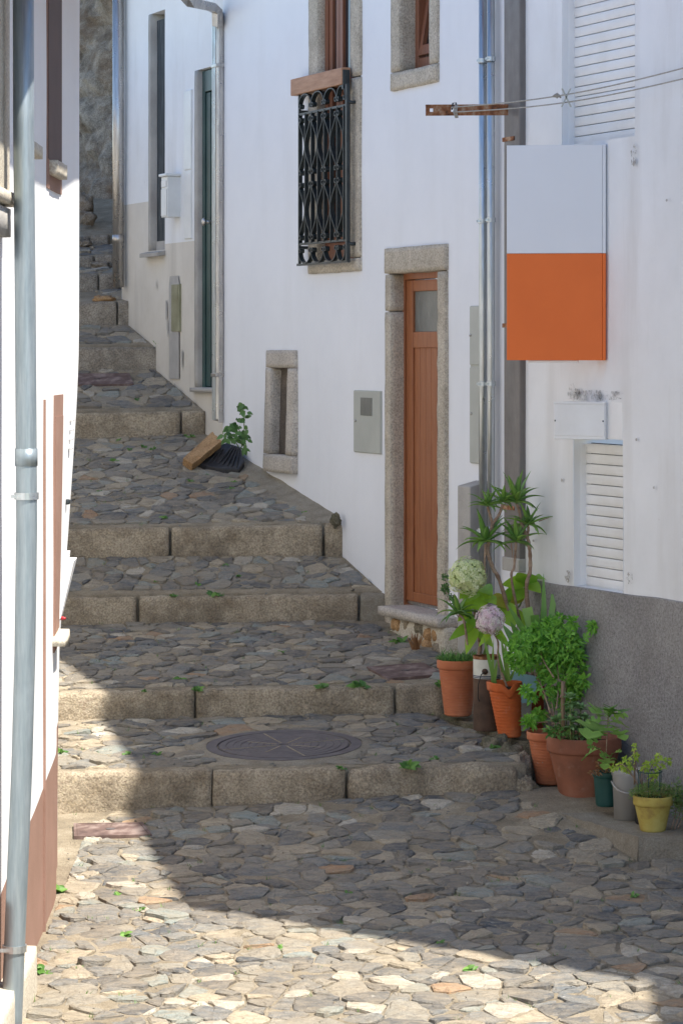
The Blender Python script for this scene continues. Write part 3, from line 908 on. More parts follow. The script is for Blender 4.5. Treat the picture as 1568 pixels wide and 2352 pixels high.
# small upper window with a tilted sash
stone_piece(WM, HM, 'jamb', w2o0, w2i0, w2z1 + .002, w2z0 + 1.6, -.2, .016, GRANITE_F, 21)
stone_piece(WM, HM, 'jamb', w2i1, w2o1, w2z1 + .002, w2z0 + 1.6, -.2, .016, GRANITE_F, 22)
stone_piece(WM, HM, 'sill', w2o0, w2o1, w2z0, w2z1, -.2, .020, GRANITE_F, 23)
W2 = -.085
z2t = w2z0 + 1.5
m = MB(WM.P); a, b = w2i0 - .005, w2i1 + .005
m.box((a, W2 - .05, w2z1), (a + .05, W2, z2t)); m.box((b - .05, W2 - .05, w2z1), (b, W2, z2t)); m.box((a + .051, W2 - .05, w2z1), (b - .051, W2 - .002, w2z1 + .075))
win2 = m.build('window', WOOD_WIN, parent=HM, bevel=.004)
m = MB(WM.P); m.box((a, W2 - .30, w2z1 - .05), (b, W2 - .29, z2t)); m.build('dark_room_sheet', GLASS, parent=win2)  # dark sheet closing the opening, stands in for the unlit room
tl = lambda u, h: (u, W2 - .03 - h * .16, w2z1 + .09 + h)
m = MB(WM.P)
for (p, q, h0, h1) in ((a + .055, a + .095, 0, 1.2), (b - .095, b - .055, 0, 1.2), (a + .096, b - .096, 0, .06)):
    m.hexa([tl(p, h0), tl(q, h0), (tl(q, h0)[0], tl(q, h0)[1] + .035, tl(q, h0)[2]), (tl(p, h0)[0], tl(p, h0)[1] + .035, tl(p, h0)[2]),
            tl(p, h1), tl(q, h1), (tl(q, h1)[0], tl(q, h1)[1] + .035, tl(q, h1)[2]), (tl(p, h1)[0], tl(p, h1)[1] + .035, tl(p, h1)[2])])
m.build('sash', WOOD_WIN, parent=win2, bevel=.003)
m = MB(WM.P); m.hexa([tl(a + .09, .05), tl(b - .09, .05), (b - .09, tl(0, .05)[1] + .008, tl(0, .05)[2]), (a + .09, tl(0, .05)[1] + .008, tl(0, .05)[2]),
                      tl(a + .09, 1.2), tl(b - .09, 1.2), (b - .09, tl(0, 1.2)[1] + .008, tl(0, 1.2)[2]), (a + .09, tl(0, 1.2)[1] + .008, tl(0, 1.2)[2])])
m.build('glass_pane', GLASS, parent=win2)

# blind slit window, leaning with the wall foot
def ln(u, n, z): return (u + (s_z1 - z) * .0, n + (s_z1 - z) * .03, z)
zi0, zi1 = WM.z(640, 1043), WM.z(640, 845)
slit = stone_piece(WM, HM, 'slit_window', s_o0, s_o1, zi1 + .001, s_z1, -.12, .022, GRANITE_S, 31, r=.005, amp=.002, fn=ln)
stone_piece(WM, slit, 'sill', s_o0, s_o1, s_z0, zi0 - .001, -.12, .022, GRANITE_S, 32, r=.005, amp=.002, fn=ln)
stone_piece(WM, slit, 'jamb', s_o0, s_i0, zi0, zi1, -.12, .021, GRANITE_S, 33, r=.005, amp=.002, fn=ln)
stone_piece(WM, slit, 'jamb', s_i1, s_o1, zi0, zi1, -.12, .021, GRANITE_S, 34, r=.005, amp=.002, fn=ln)
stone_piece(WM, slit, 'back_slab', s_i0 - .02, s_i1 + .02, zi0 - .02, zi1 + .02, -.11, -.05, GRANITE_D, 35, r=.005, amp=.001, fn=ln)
m = MB(WM.P); m.box((s_i1 - .012, -.034, zi0), (s_i1 - .0005, -.016, zi0 + .28)); m.build('rust_stain_board', RUST, parent=slit)
# cement skirting where paving meets wall
def skirt(W, ua, ub, parent, w=.09, h=.05):
    m = MB(); N = 40
    for k in range(N + 1):
        u = lerp(ua, ub, k / N); p = W.XY(u, 0)
        for (n, hh) in ((-.03, h + .03), (.012, h), (w * .6, .020), (w + .06, .0), (w + .07, -.04)):
            q = W.XY(u, n); g = G(q.x, q.y)
            w_ = noise.noise(Vector((u * 5, n * 9, 3))) * .012
            m.vt((q.x, q.y, g + hh + w_))
    for k in range(N):
        for j in range(4):
            a = k * 5 + j; m.face([a, a + 5, a + 6, a + 1])
    return m.build('cement_fillet', LEDGE, parent=parent, smooth=True)
def u_at_Y(W, Y): return (Y - W.A.y) / W.d.y
skirt(WM, u_at_Y(WM, 19.2), u_at_Y(WM, SY[3] + .05), HM, .10, .03)
if False: skirt(WM, u_at_Y(WM, SY[3] - .04), u_at_Y(WM, SY[2] + .30), HM, .03, .05)

# ---- right hand house
HR = thing('old_white_house', WR.P(0, 0, 0), 'old white house with grey roughcast base and roller shutters', 'house')
DADO0, DADO1 = WR.z(1240, 1337), WR.z(1568, 1384)
def dz(u): return lerp(DADO0, DADO1, (u - WR.u(1240)) / (WR.u(1568) - WR.u(1240)))
RN = -.07
ru0, ru1 = WR.u(1290), WR.u(1457)
rz0 = WR.z(1385, 322)
lu0, lu1 = WR.u(1317), WR.u(1430)
lz0, lz1 = WR.z(1385, 1357), WR.z(1385, 1008)
hol = [(ru0, ru1, rz0, rz0 + 1.5, .10), (lu0, lu1, lz0, lz1 + .0, .10)]
facade(WR, 0, uB, -.6, EZ - .02, hol, seed=3, amp=.006).build('wall', WHITE_OLD, parent=HR)
# end wall towards the neighbour and unseen front walls bent to follow the cast shadow
e0 = WR.XY(0, 0); e1 = WR.XY(0, -1.2)
m = MB(); m.box((0, 0, 0), (0, 0, 0)); m.v = []; m.f = []; m.m = []
q = [m.vt((e0.x, e0.y, -.6)), m.vt((e1.x, e1.y, -.6)), m.vt((e1.x, e1.y, EZ)), m.vt((e0.x, e0.y, EZ))]; m.face(q)
c0_ = Bp + db * (lB - .1); q = [m.vt((Bp.x, Bp.y, -.8)), m.vt((c0_.x, c0_.y, -.8)), m.vt((c0_.x, c0_.y, EZ)), m.vt((Bp.x, Bp.y, EZ))]; m.face(q)
c1_ = c0_ + dir2 * (L2 + .1)
q = [m.vt((c0_.x, c0_.y, -.8)), m.vt((c1_.x, c1_.y, -.8)), m.vt((c1_.x, c1_.y, EZ)), m.vt((c0_.x, c0_.y, EZ))]; m.face(q)
c2_ = c1_ + dir3 * 4.5; q = [m.vt((c1_.x, c1_.y, -.8)), m.vt((c2_.x, c2_.y, -.8)), m.vt((c2_.x, c2_.y, EZ)), m.vt((c1_.x, c1_.y, EZ))]; m.face(q)
m.build('side_wall', WHITE_OLD, parent=HR, recalc=False)
m = MB(); pk = Vector((K.x, K.y)); perp = Vector((-dir2.y, dir2.x)); 
if perp.dot(n2) > 0: perp = -perp
A1 = WR.XY(0, OV); A2 = WR.XY(0, -3.2); B1 = pk + dir2 * L2; perp3 = Vector((-dir3.y, dir3.x)); B2 = B1 + (perp + perp3).normalized() * 3.5; D1 = B1 + dir3 * 4.5; D2 = D1 + perp3 * 3.5; C2 = pk + (-n2 + perp).normalized() * 4.0
rt = .42 * 3.5
Be = Bp + (WR.n + nb).normalized() * OV; Br = Bp - nb * 3.2
for (P, Q, S, T) in ((A1, Be, Br, A2), (Be, pk, C2, Br), (pk, B1, B2, C2), (B1, D1, D2, B2)):
    lo = [(P.x, P.y, EZ), (Q.x, Q.y, EZ), (S.x, S.y, EZ + rt), (T.x, T.y, EZ + rt)]
    m.hexa(lo + [(x, y, z + .1) for (x, y, z) in lo])
m.build('roof', ROOFTILE, parent=HR)  # unseen roofline, its corners set to cast the foreground shadow edge
# roughcast base, a few mm proud
m = MB(WR.P); N = 40
for k in range(N + 1):
    u = lerp(0, uB, k / N); zt = dz(u) + noise.noise(Vector((u * 3, 1, 4))) * .006
    for (n, z) in ((.002, zt + .004), (.012, zt), (.016, -.6)): m.vt((u, n, z))
for k in range(N):
    for j in range(2): m.face([k * 3 + j, k * 3 + 3 + j, k * 3 + 4 + j, k * 3 + 1 + j])
m.build('roughcast_base', ROUGHCAST, parent=HR)
m = MB(); zt = dz(uB) ; c9 = Bp + db * (lB - .12)
q = [m.vt((p_.x + nb.x * .014, p_.y + nb.y * .014, z_)) for (p_, z_) in ((Bp, -.8), (c9, -.8), (c9, zt - .35), (Bp, zt))]; m.face(q); m.build('roughcast_base', ROUGHCAST, parent=HR, recalc=False)
def shutter(u0, u1, g0, g1, z0, z1, pitch, nm):
    m = MB(WR.P); m.box((u0 + .001, RN - .03, z0), (g0 - .001, RN + .035, z1)); fr = m.build(nm, CONCRETE if nm == 'x' else PVC, parent=HR, bevel=.003)
    m = MB(WR.P); m.box((g0, RN - .03, z0), (g1, RN + .03, z1)); m.build('guide', PVC, parent=fr, bevel=.003)
    z = z0; k = 0
    while z < z1 - .01:
        h = min(pitch - .004, z1 - z)
        m = MB(WR.P)
        prof = [(-.02, 0), (.0, 0), (.003, h * .25), (.004, h * .55), (.003, h * .85), (.0, h), (-.02, h)]
        ids = [[m.vt((u, RN + p, z + q)) for (p, q) in prof] for u in (g1 + .001, u1 - .001)]
        for j in range(len(prof) - 1): m.face([ids[0][j], ids[1][j], ids[1][j + 1], ids[0][j + 1]])
        m.face(ids[0][::-1]); m.face(ids[1])
        m.build('slat', PVC_DIRTY, parent=fr)
        z += pitch; k += 1
    m = MB(WR.P); m.box((g1, RN - .045, z0), (u1, RN - .025, z1)); m.build('dark_backing', IRON_HOLE, parent=fr)
    return fr
sp_ = WR.z(1385, 100) - WR.z(1385, 123.5)
shutter(ru0, ru1, WR.u(1306, RN), WR.u(1312, RN), rz0, rz0 + 1.45, sp_, 'roller_shutter')
shutter(lu0, lu1, WR.u(1335, RN), WR.u(1342, RN), lz0, lz1 - .03, sp_ * 1.02, 'roller_shutter')
m = MB(WR.P); m.box((WR.u(1375), RN, WR.z(1400, 1008)), (lu1 - .001, .004, WR.z(1400, 922))); m.build('lintel_panel', PVC, parent=HR, bevel=.004)

# weathering on the old render
def mat_stain(name, col, lo, hi, scale, amt):
    m, nt, p = base(name); setp(nt, p, col, .95, 0, .1)
    f = ramp(nt, tex(nt, scale, 9, .75), [(lo, 0), (hi, amt)])
    tr = nt.nodes.new('ShaderNodeBsdfTransparent'); mx = nt.nodes.new('ShaderNodeMixShader')
    nt.links.new(f, mx.inputs[0]); nt.links.new(tr.outputs[0], mx.inputs[1]); nt.links.new(p.outputs[0], mx.inputs[2]); nt.links.new(mx.outputs[0], nt.nodes['Material Output'].inputs[0])
    return m
MOULD = mat_stain('black_mould', (.10, .095, .085), .46, .62, 26, .75); FLAKE = mat_stain('flaked_paint', (.33, .31, .28), .50, .54, 30, .8)
def stain(W, x0, x1, y0, y1, mat, parent, seed, n=.013):
    rs = random.Random(seed); m = MB(W.P); u0, u1 = W.u(x0, n), W.u(x1, n); xm = (x0 + x1) / 2; zt, zb = W.z(xm, y0, n), W.z(xm, y1, n); N = 16
    c = m.vt(((u0 + u1) / 2, n, (zt + zb) / 2)); ids = []
    for k in range(N):
        a = 6.2832 * k / N; r = rs.uniform(.6, 1.1); ids.append(m.vt(((u0 + u1) / 2 + math.cos(a) * r * (u1 - u0) / 2, n, (zt + zb) / 2 + math.sin(a) * r * (zt - zb) / 2)))
    for k in range(N): m.face([ids[k], ids[(k + 1) % N], c])
    m.build('stain', mat, parent=parent, recalc=False)
stain(WR, 1312, 1434, 893, 924, MOULD, HR, 1); stain(WR, 1300, 1330, 880, 925, MOULD, HR, 2)
stain(WR, 1446, 1462, 326, 385, FLAKE, HR, 3); stain(WR, 1438, 1454, 1308, 1350, FLAKE, HR, 4); stain(WR, 1296, 1310, 1310, 1342, FLAKE, HR, 5)
if False: stain(WR, 1400, 1500, 700, 900, mat_stain('grey_bloom', (.42, .41, .39), .5, .72, 9, .4), HR, 6)
for k, (x, y) in enumerate(((1289, 1103), (1212, 1195), (1224, 1242), (1500, 1120), (1460, 1010), (1530, 460))): stain(WR, x - 2.5, x + 2.5, y - 4, y + 4, GREYPATCH, HR, 10 + k)

# ---- far house with green door
HG = thing('green_door_house', WG.P(0, 0, 0), 'white and cream house with a narrow green door up the street', 'house')
GH = EZ + 1.6
gd0, gd1 = WG.u(448), WG.u(515)
gz0, gz1 = WG.z(465, 890), WG.z(465, 158)
gw0, gw1 = WG.u(342), WG.u(379)
gwz0, gwz1 = WG.z(360, 575), WG.z(360, 28)
pz1, pz2 = WG.z(320, 466), WG.z(420, 556)
def mg(u, z):
    if u is None: return (pz1, pz2)
    return 1 if z < (pz1 if u < gw0 + .02 else pz2) else 0
facade(WG, 0, WG.u(520) + .3, -.5, GH, [(gw0, gw1, gwz0, gwz1, .16), (gd0, gd1, gz0, gz1, .14)], mg, seed=6, amp=.008).build('wall', [WHITE_OLD, CREAM], parent=HG)
m = MB(); e0 = WG.XY(0, 0); e1 = WG.XY(0, -4)
q = [m.vt((e0.x, e0.y, -.5)), m.vt((e1.x, e1.y, -.5)), m.vt((e1.x, e1.y, GH)), m.vt((e0.x, e0.y, GH))]; m.face(q); m.build('side_wall', WHITE_OLD, parent=HG, recalc=False)
roof(HG, WG, -.3, WG.u(520) + .3, GH, .55)
stone_piece(WG, HG, 'jamb', gd0, gd0 + .075, gz0, gz1, -.10, .006, CONCRETE, 41, r=.006, amp=.002, d=.06)
stone_piece(WG, HG, 'threshold', gd0 - .02, gd1, gz0 - .035, gz0 - .001, -.13, .035, CONCRETE, 42, r=.006, amp=.002, d=.06)
m = MB(WG.P); a = gd0 + .0755
m.box((a, -.11, gz0), (a + .05, -.028, gz1 - .01)); m.box((a + .051, -.11, gz1 - .16), (gd1, -.028, gz1 - .01))
gdoor = m.build('door', GREENPAINT, parent=HG, bevel=.004)
for k in range(4):
    b0 = a + .055 + k * .09
    m = MB(WG.P); m.box((b0, -.11, gz0 + .01), (b0 + .085, -.045 if k else -.038, gz1 - .165)); m.build('plank', GREENPAINT, parent=gdoor, bevel=.006)
m = MB(); c = WG.P(WG.u(466, .03), .035, WG.z(466, 511)); c2 = WG.P(WG.u(466, .03), -.05, WG.z(466, 511))
m.tube([c2, Vector(c2).lerp(Vector(c), .75)], .012, 10); m.tube([Vector(c2).lerp(Vector(c), .7), Vector(c2).lerp(Vector(c), .85), c], [.02, .032, .02], 12)
m.build('knob', ZINC_OLD, parent=gdoor, smooth=True)
# slot window
stone_piece(WG, HG, 'jamb', gw0, gw0 + .06, gwz0, gwz1, -.15, .004, CONCRETE, 43, r=.004, amp=.002, d=.08)
m = MB(WG.P); m.box((gw0 + .061, -.15, gwz0 + .07), (gw1 - .001, -.045, gwz1 - .05)); sw = m.build('shutter', DARK_INSIDE, parent=HG)  # dark panel standing in for the unlit inside of the slot
m = MB(WG.P); m.box((gw0 + .061, -.15, gwz0), (gw1 - .001, -.035, gwz0 + .069)); m.build('bottom_board', CONCRETE, parent=sw)
m = MB(WG.P)
m.hexa([(gw0 - .04, -.05, gwz0 - .035), (gw1 + .01, -.05, gwz0 - .035), (gw1 + .01, .06, gwz0 - .05), (gw0 - .04, .06, gwz0 - .05),
        (gw0 - .04, -.05, gwz0 + .005), (gw1 + .01, -.05, gwz0 + .005), (gw1 + .01, .06, gwz0 - .02), (gw0 - .04, .06, gwz0 - .02)])
m.build('window_sill', CONCRETE, parent=HG, bevel=.004)
# cement patch with meter
pu0, pu1 = WG.u(391), WG.u(414)
m = MB(WG.P); N = 14
zt_, zb_ = WG.z(402, 634), WG.z(402, 870)
for k in range(N + 1):
    z = lerp(zt_, zb_, k / N); w = noise.noise(Vector((z * 7, 0, 2))) * .02
    x = .0 if k > 0 else .02
    m.vt((pu0 + w + x, .009, z)); m.vt((pu1 + w * .6 - x, .009, z))
for k in range(N): m.face([2 * k, 2 * k + 1, 2 * k + 3, 2 * k + 2])
m.build('cement_patch', GREYPATCH, parent=HG, recalc=False)
rn = random.Random(8)
for (x, y, w, h) in ((385, 712, .03, .09), (421, 822, .022, .07), (388, 752, .02, .07), (362, 655, .008, .05)):
    u, z = WG.u(x), WG.z(x, y); m = MB(WG.P); N = 14
    ids = [m.vt((u + w * math.cos(6.283 * k / N) * rn.uniform(.5, 1.2), .010, z + h * math.sin(6.283 * k / N) * rn.uniform(.6, 1.2))) for k in range(N)]
    c = m.vt((u, .0105, z))
    for k in range(N): m.face([ids[k], ids[(k + 1) % N], c])
    m.build('bare_patch', GREYPATCH, parent=HG, recalc=False)

# ---- left house
HL = thing('left_white_house', FL(11, 0, .1), 'sunlit white house with brown base and brown window surrounds', 'house')
def dadoz(Y): return ZC + (lerp(-1.80, -1.66, (Y - 10.9) / (12.2 - 10.9)) if Y > 9.5 else lerp(-2.1, -1.951, (Y - .8) / 8.7))
m = MB(FL); NY = 80; NZ = 64
Ys = [lerp(0.8, LCORN, k / NY) for k in range(NY + 1)]
def zs_of(Y):
    d = dadoz(Y); lo = [lerp(-.7, d, k / 14) for k in range(15)]
    return lo + [lerp(d, 4.7, (k / (NZ - 15)) ** 1.0) for k in range(1, NZ - 14)]
for Y in Ys:
    for j, z in enumerate(zs_of(Y)):
        m.vt((Y, noise.noise(Vector((Y * 1.5, z * 1.5, 5))) * .004, z))
n_ = NZ + 0
cnt = len(zs_of(8.0))
for k in range(NY):
    for j in range(cnt - 1):
        a = k * cnt + j
        m.face([a, a + cnt, a + cnt + 1, a + 1], 1 if j < 14 else 0)
wl_ = m.build('wall', [WHITE_L, BROWN], parent=HL, smooth=True, recalc=False)
# wall carrying on up the street round the corner
m = MB(); N = 24
for k in range(2):
    for j in range(N + 1):
        z = lerp(-.7, 4.7, j / N); Y = LCORN if k == 0 else 24.0
        m.vt((LX(z, LCORN) if k == 0 else -1.246 - .305 * (24 - LCORN), Y, z))
for j in range(N): m.face([j, j + N + 1, j + N + 2, j + 1])
m.build('side_wall', WHITE_L, parent=HL, recalc=False, smooth=True)
pe = .52; ez_l = ZC + .70 + 2.1 * pe
m = MB()
xw = LXC
for (ya, yb, dx) in ((0.6, LCORN + .25, 0),):
    lo = [(xw + pe, ya, ez_l), (xw + pe, yb, ez_l), (xw - 3.5, yb, ez_l + 1.6), (xw - 3.5, ya, ez_l + 1.6)]
    m.hexa(lo + [(x, y, z + .1) for (x, y, z) in lo])
m.build('roof', ROOFTILE, parent=HL)
def lY(x, X): return X * F / (x - CX)
def lz(y, Y): return ZC - (y - HZ) / F * Y
# corner strip
m = MB(FL); Yc = 11.30
for k in range(18):
    z0_ = lerp(ZC - 2.34, lz(918, Yc), k / 18); z1_ = lerp(ZC - 2.34, lz(918, Yc), (k + 1) / 18)
    m.hexa([(Yc, -.005, z0_), (Yc + .014, -.005, z0_), (Yc + .014, .010, z0_), (Yc, .010, z0_), (Yc, -.005, z1_), (Yc + .014, -.005, z1_), (Yc + .014, .010, z1_), (Yc, .010, z1_)])
m.build('corner_strip', BROWN, parent=HL)
def panel(Y0, Y1, z0, z1, n, mat, name, par, n0=-.01, cut=0.0):
    m = MB(FL); N = max(2, int((z1 - z0) / .1))
    for k in range(N):
        a, b = lerp(z0, z1, k / N), lerp(z0, z1, (k + 1) / N)
        m.hexa([(Y0, n0, a - (0 if k else -cut * 0)), (Y1, n0, a), (Y1, n, a), (Y0, n, a), (Y0, n0, b), (Y1, n0, b), (Y1, n, b), (Y0, n, b)])
    return m.build(name, mat, parent=par)
# upper shuttered window
Xu = -1.185
uy0, uy1 = lY(110, Xu), lY(139, Xu)
wz0 = lz(447, uy1)
wu = panel(uy0, uy1, wz0, ZC + 2.3, .004, BROWN, 'window', HL)
panel(uy0 + .02, uy1 - .02, wz0 + .12, ZC + 2.3, .007, BROWN_D, 'shutter', wu)
m = MB(FL); sy0, sy1 = lY(114, Xu), lY(142, -1.17)
zs0 = lz(413, sy1)
m.rblock((sy0, -.02, zs0), (sy1 + .02, .040, zs0 + .062), r=.004, d=.03, amp=.002, seed=3); m.build('sill', GRANITE_C, parent=wu, smooth=True)
# neighbouring window whose sill shows behind the pipe
ny1 = lY(88, -1.17)
wn2 = panel(ny1 - .45, ny1 - .05, lz(420, ny1), ZC + 2.3, .004, BROWN, 'window', HL)
m = MB(FL); m.rblock((ny1 - .5, -.02, lz(367, ny1)), (ny1, .040, lz(367, ny1) + .05), r=.004, d=.03, amp=.002, seed=4); m.build('sill', GRANITE_C, parent=wn2, smooth=True)
# lower slit window
Xl_ = -1.19
ly0, ly1 = lY(126, -1.185), lY(142, -1.185)
zt_, zb_ = lz(908, ly0), lz(1500, ly0)
wlw = panel(ly0, ly1, zb_, zt_, .004, BROWN, 'window', HL)
panel(ly0 + .015, ly1 - .015, zb_ + .08, zt_ - .09, .008, BROWN, 'shutter', wlw)
m = MB(FL); m.rblock((ly0 - .03, -.02, lz(1484, ly0)), (ly1 + .05, .052, lz(1462, ly0)), r=.004, d=.02, amp=.002, seed=5); m.build('sill', GRANITE_C, parent=wlw, smooth=True)
# granite window frame at the near end
fy1 = lY(25, -1.165)
gfr = panel(fy1 - .5, fy1, lz(445, fy1), ZC + 2.3, .022, GRANITE_C, 'granite_window_frame', HL)
m = MB(FL); m.rblock((fy1 - .6, -.02, lz(476, fy1)), (fy1 + .04, .05, lz(446, fy1)), r=.005, d=.04, amp=.002, seed=6); m.build('sill', GRANITE_C, parent=gfr, smooth=True)
m = MB(FL); m.rblock((fy1 - .6, -.02, lz(548, fy1)), (fy1 - .06, .035, lz(482, fy1)), r=.004, d=.06, amp=.001, seed=7); m.build('apron_block', CONCRETE, parent=gfr, smooth=True)
# stone doorstep at the wall foot
m = MB(); m.rblock((-1.35, 9.3, -.25), (-1.125, 10.52, lz(2168, 10.52)), r=.012, d=.04, amp=.006, freq=7, seed=8)
m.build('doorstep', GRANITE_C, smooth=True, origin=(-1.2, 9.9, .0), label='cream stone doorstep at the foot of the sunlit left house', cat='doorstep')

# ------------------------------------------------------------------ things on the walls
# wrought iron railing with a timber top
BN = .058
bu0, bu1 = WM.u(688, BN), WM.u(798, BN)
bzb = WM.z(745, 604, BN); bzt = WM.z(745, 203, BN)
RL = thing('balcony_railing', WM.P((bu0 + bu1) / 2, BN, bzb), 'black wrought iron railing of scrolls with a timber top rail', 'railing')
m = MB(WM.P); tu = (WM.u(675, BN), WM.u(790, BN)); tzz = WM.z(745, 205, BN)
m.box((tu[0], BN - .035, tzz), (tu[1] + .02, BN + .025, tzz + .105)); m.build('top_rail', WOOD_RAIL, parent=RL, bevel=.006)
m = MB(WM.P); m.box((tu[1] + .0, BN - .028, tzz - .03), (tu[1] + .027, BN + .018, tzz + .09)); m.build('end_plate', IRON, parent=RL, bevel=.003)
m = MB(WM.P); m.box((bu1 - .012, BN - .012, bzb), (bu1 + .014, BN + .012, tzz + .0)); m.build('post', IRON, parent=RL, bevel=.002)
m = MB(WM.P); m.box((bu0 - .008, BN - .008, bzb), (bu0 + .008, BN + .008, tzz + .0)); m.build('post', IRON, parent=RL, bevel=.002)
zA = WM.z(745, 252, BN); zB = WM.z(745, 556, BN); zM = (zA + zB) / 2
for z in (zA, zB, bzb):
    m = MB(WM.P); m.box((bu0 - (.03 if z == bzb else -.009), BN - .009, z - .007), (bu1 + (.02 if z == bzb else -.013), BN + .009, z + .007)); m.build('cross_bar', IRON, parent=RL)
for z in (zA + .02, zB - .02):
    m = MB(WM.P); m.tube([(bu1 + .005, BN, z), (bu1 + .018, BN - .02, z - .005), (bu1 + .02, -.01, z)], .011, 8); m.build('wall_bracket', IRON, parent=RL, smooth=True)
m = MB(WM.P)
for z in (zA + .02, zB - .02): m.tube([(bu0, BN, z), (bu0 - .01, -.01, z)], .010, 8)
m.build('wall_bracket', IRON, parent=RL, smooth=True)
NC = 4; PW = (bu1 - bu0 - .02) / (NC - .35)
cols = [bu0 + .012 + PW * (k + .0) for k in range(NC)]
def spiral(cx, cz, r, a0, a1, n=12):
    return [(cx + math.cos(lerp(a0, a1, k / n)) * r * (1 - .62 * k / n), cz + math.sin(lerp(a0, a1, k / n)) * r * (1 - .62 * k / n), BN) for k in range(n + 1)]
def scroll_pair(c, z0, z1, sgn):
    """bar that leaves a scroll on column c at z0, bows out to the middle of the bay and returns to a scroll at z1"""
    r = .020; h = z1 - z0; mid = c + sgn * PW * .5
    lo = spiral(c + sgn * (r + .004), z0 + r * 1.6, r, math.pi if sgn > 0 else 0, (math.pi - 5.6) if sgn > 0 else 5.6)
    lo = lo[::-1]
    arc = []
    for k in range(1, 14):
        t = k / 14
        bow = math.sin(math.pi * t) ** 1.5
        arc.append((c + sgn * (.004 + (PW * .5 - .006) * bow), z0 + r * 1.6 + (h - r * 3.2) * t, BN))
    hi = spiral(c + sgn * (r + .004), z1 - r * 1.6, r, math.pi if sgn > 0 else 0, (math.pi + 5.6) if sgn > 0 else -5.6)
    return lo + arc + hi
for c in cols:
    for sgn in (-1, 1):
        if c + sgn * PW * .5 < bu0 or c + sgn * PW * .5 > bu1: continue
        for (a, b) in ((zB, zM), (zM, zA)):
            m = MB(WM.P); m.bar(scroll_pair(c, a + .004, b - .004, sgn), .030, .0075); m.build('scroll_bar', IRON, parent=RL, recalc=True)
for k in range(NC):
    for off in (0, .5):
        u = cols[k] + off * PW
        if u > bu1 - .01: continue
        m = MB(WM.P); m.box((u - .0045, BN - .013, zB), (u + .0045, BN + .013, zA)); m.build('upright', IRON, parent=RL)
for k in range(NC):
    c = cols[k]; w = PW
    for (z0, dr, zz) in ((zA + .05, 1, tzz - .005), (zB - .045, -1, bzb + .006)):
        r = .018
        x0, x1 = c, min(c + w, bu1 - .006)
        if x1 - x0 < .05: continue
        H = zz - z0
        arc = [(lerp(x0, x1, .5) - math.cos(math.pi * t / 14) * (x1 - x0) * .5 * .97, z0 + math.sin(math.pi * t / 14) * H, BN) for t in range(15)]
        lft = spiral(x0 + .003 + r, z0, r, math.pi, math.pi + dr * 5.4)[::-1]
        rgt = spiral(x1 - .003 - r, z0, r, 0, -dr * 5.4)
        m = MB(WM.P); m.bar(lft + arc + rgt, .030, .0075); m.build('scroll_arch', IRON, parent=RL)

# meter cabinet beside the door
def cabinet(W, x0, x1, y0, y1, n, label, mat, name='meter_cabinet', cat='meter box', win=None, lock=None, grp=None, split=None):
    u0, u1 = W.u(x0, n), W.u(x1, n); z1, z0 = W.z((x0 + x1) / 2, y0, n), W.z((x0 + x1) / 2, y1, n)
    t = thing(name, W.P((u0 + u1) / 2, 0, z0), label, cat, grp)
    m = MB(W.P); m.box((u0, -.02, z0), (u1, n * .6, z1)); m.build('frame', mat, parent=t, bevel=.003)
    parts = [(z0, z1)] if not split else [(z0, split - .004), (split + .004, z1)]
    for (a, b) in parts:
        m = MB(W.P); m.box((u0 + .004, n * .6, a + .004), (u1 - .004, n, b - .004)); m.build('door', mat, parent=t, bevel=.002)
    if win:
        m = MB(W.P); m.box((W.u(win[0], n), n, W.z(win[0], win[3], n)), (W.u(win[1], n), n + .0025, W.z(win[0], win[2], n))); m.build('window', GLASS_FROST if mat is PANELGREY else OLIVE, parent=t)
    for (x, y) in (lock or ()):
        c = W.P(W.u(x, n), n - .004, W.z(x, y, n)); c2 = W.P(W.u(x, n), n + .008, W.z(x, y, n))
        m = MB(); m.tube([c, c2], .007, 10); m.build('lock', ZINC_OLD, parent=t, smooth=True)
    return t
cabinet(WM, 811, 873, 897, 1041, .012, 'grey green electricity cabinet with a small dark window beside the wooden door', PANELGREY, win=(828, 854, 913, 954), lock=[(817, 966)])
cabinet(WM, 1077, 1106, 702, 1065, .014, 'tall grey double utility cabinet behind the galvanised pipes', PANELGREY, name='utility_cabinet', cat='utility box', lock=[(1081, 770), (1082, 950)], split=WM.z(1088, 841))
# concrete bollard-like post against wall
u0, u1 = WM.u(1046, .12), WM.u(1104, .02)
m = MB(WM.P); zt1 = WM.z(1070, 1117, .1); zt2 = WM.z(1080, 1100, .0)
m.hexa([(u0, -.02, .3), (u1 + .05, -.02, .3), (u1 + .05, .11, .3), (u0, .11, .3), (u0, -.02, zt2), (u1 + .05, -.02, zt2), (u1 + .05, .11, zt1), (u0, .11, zt1)])
m.build('concrete_post', CONCRETE, bevel=.006, origin=WM.P(u0, .05, .3), label='squat grey concrete post with sloping top against the white wall', cat='post')

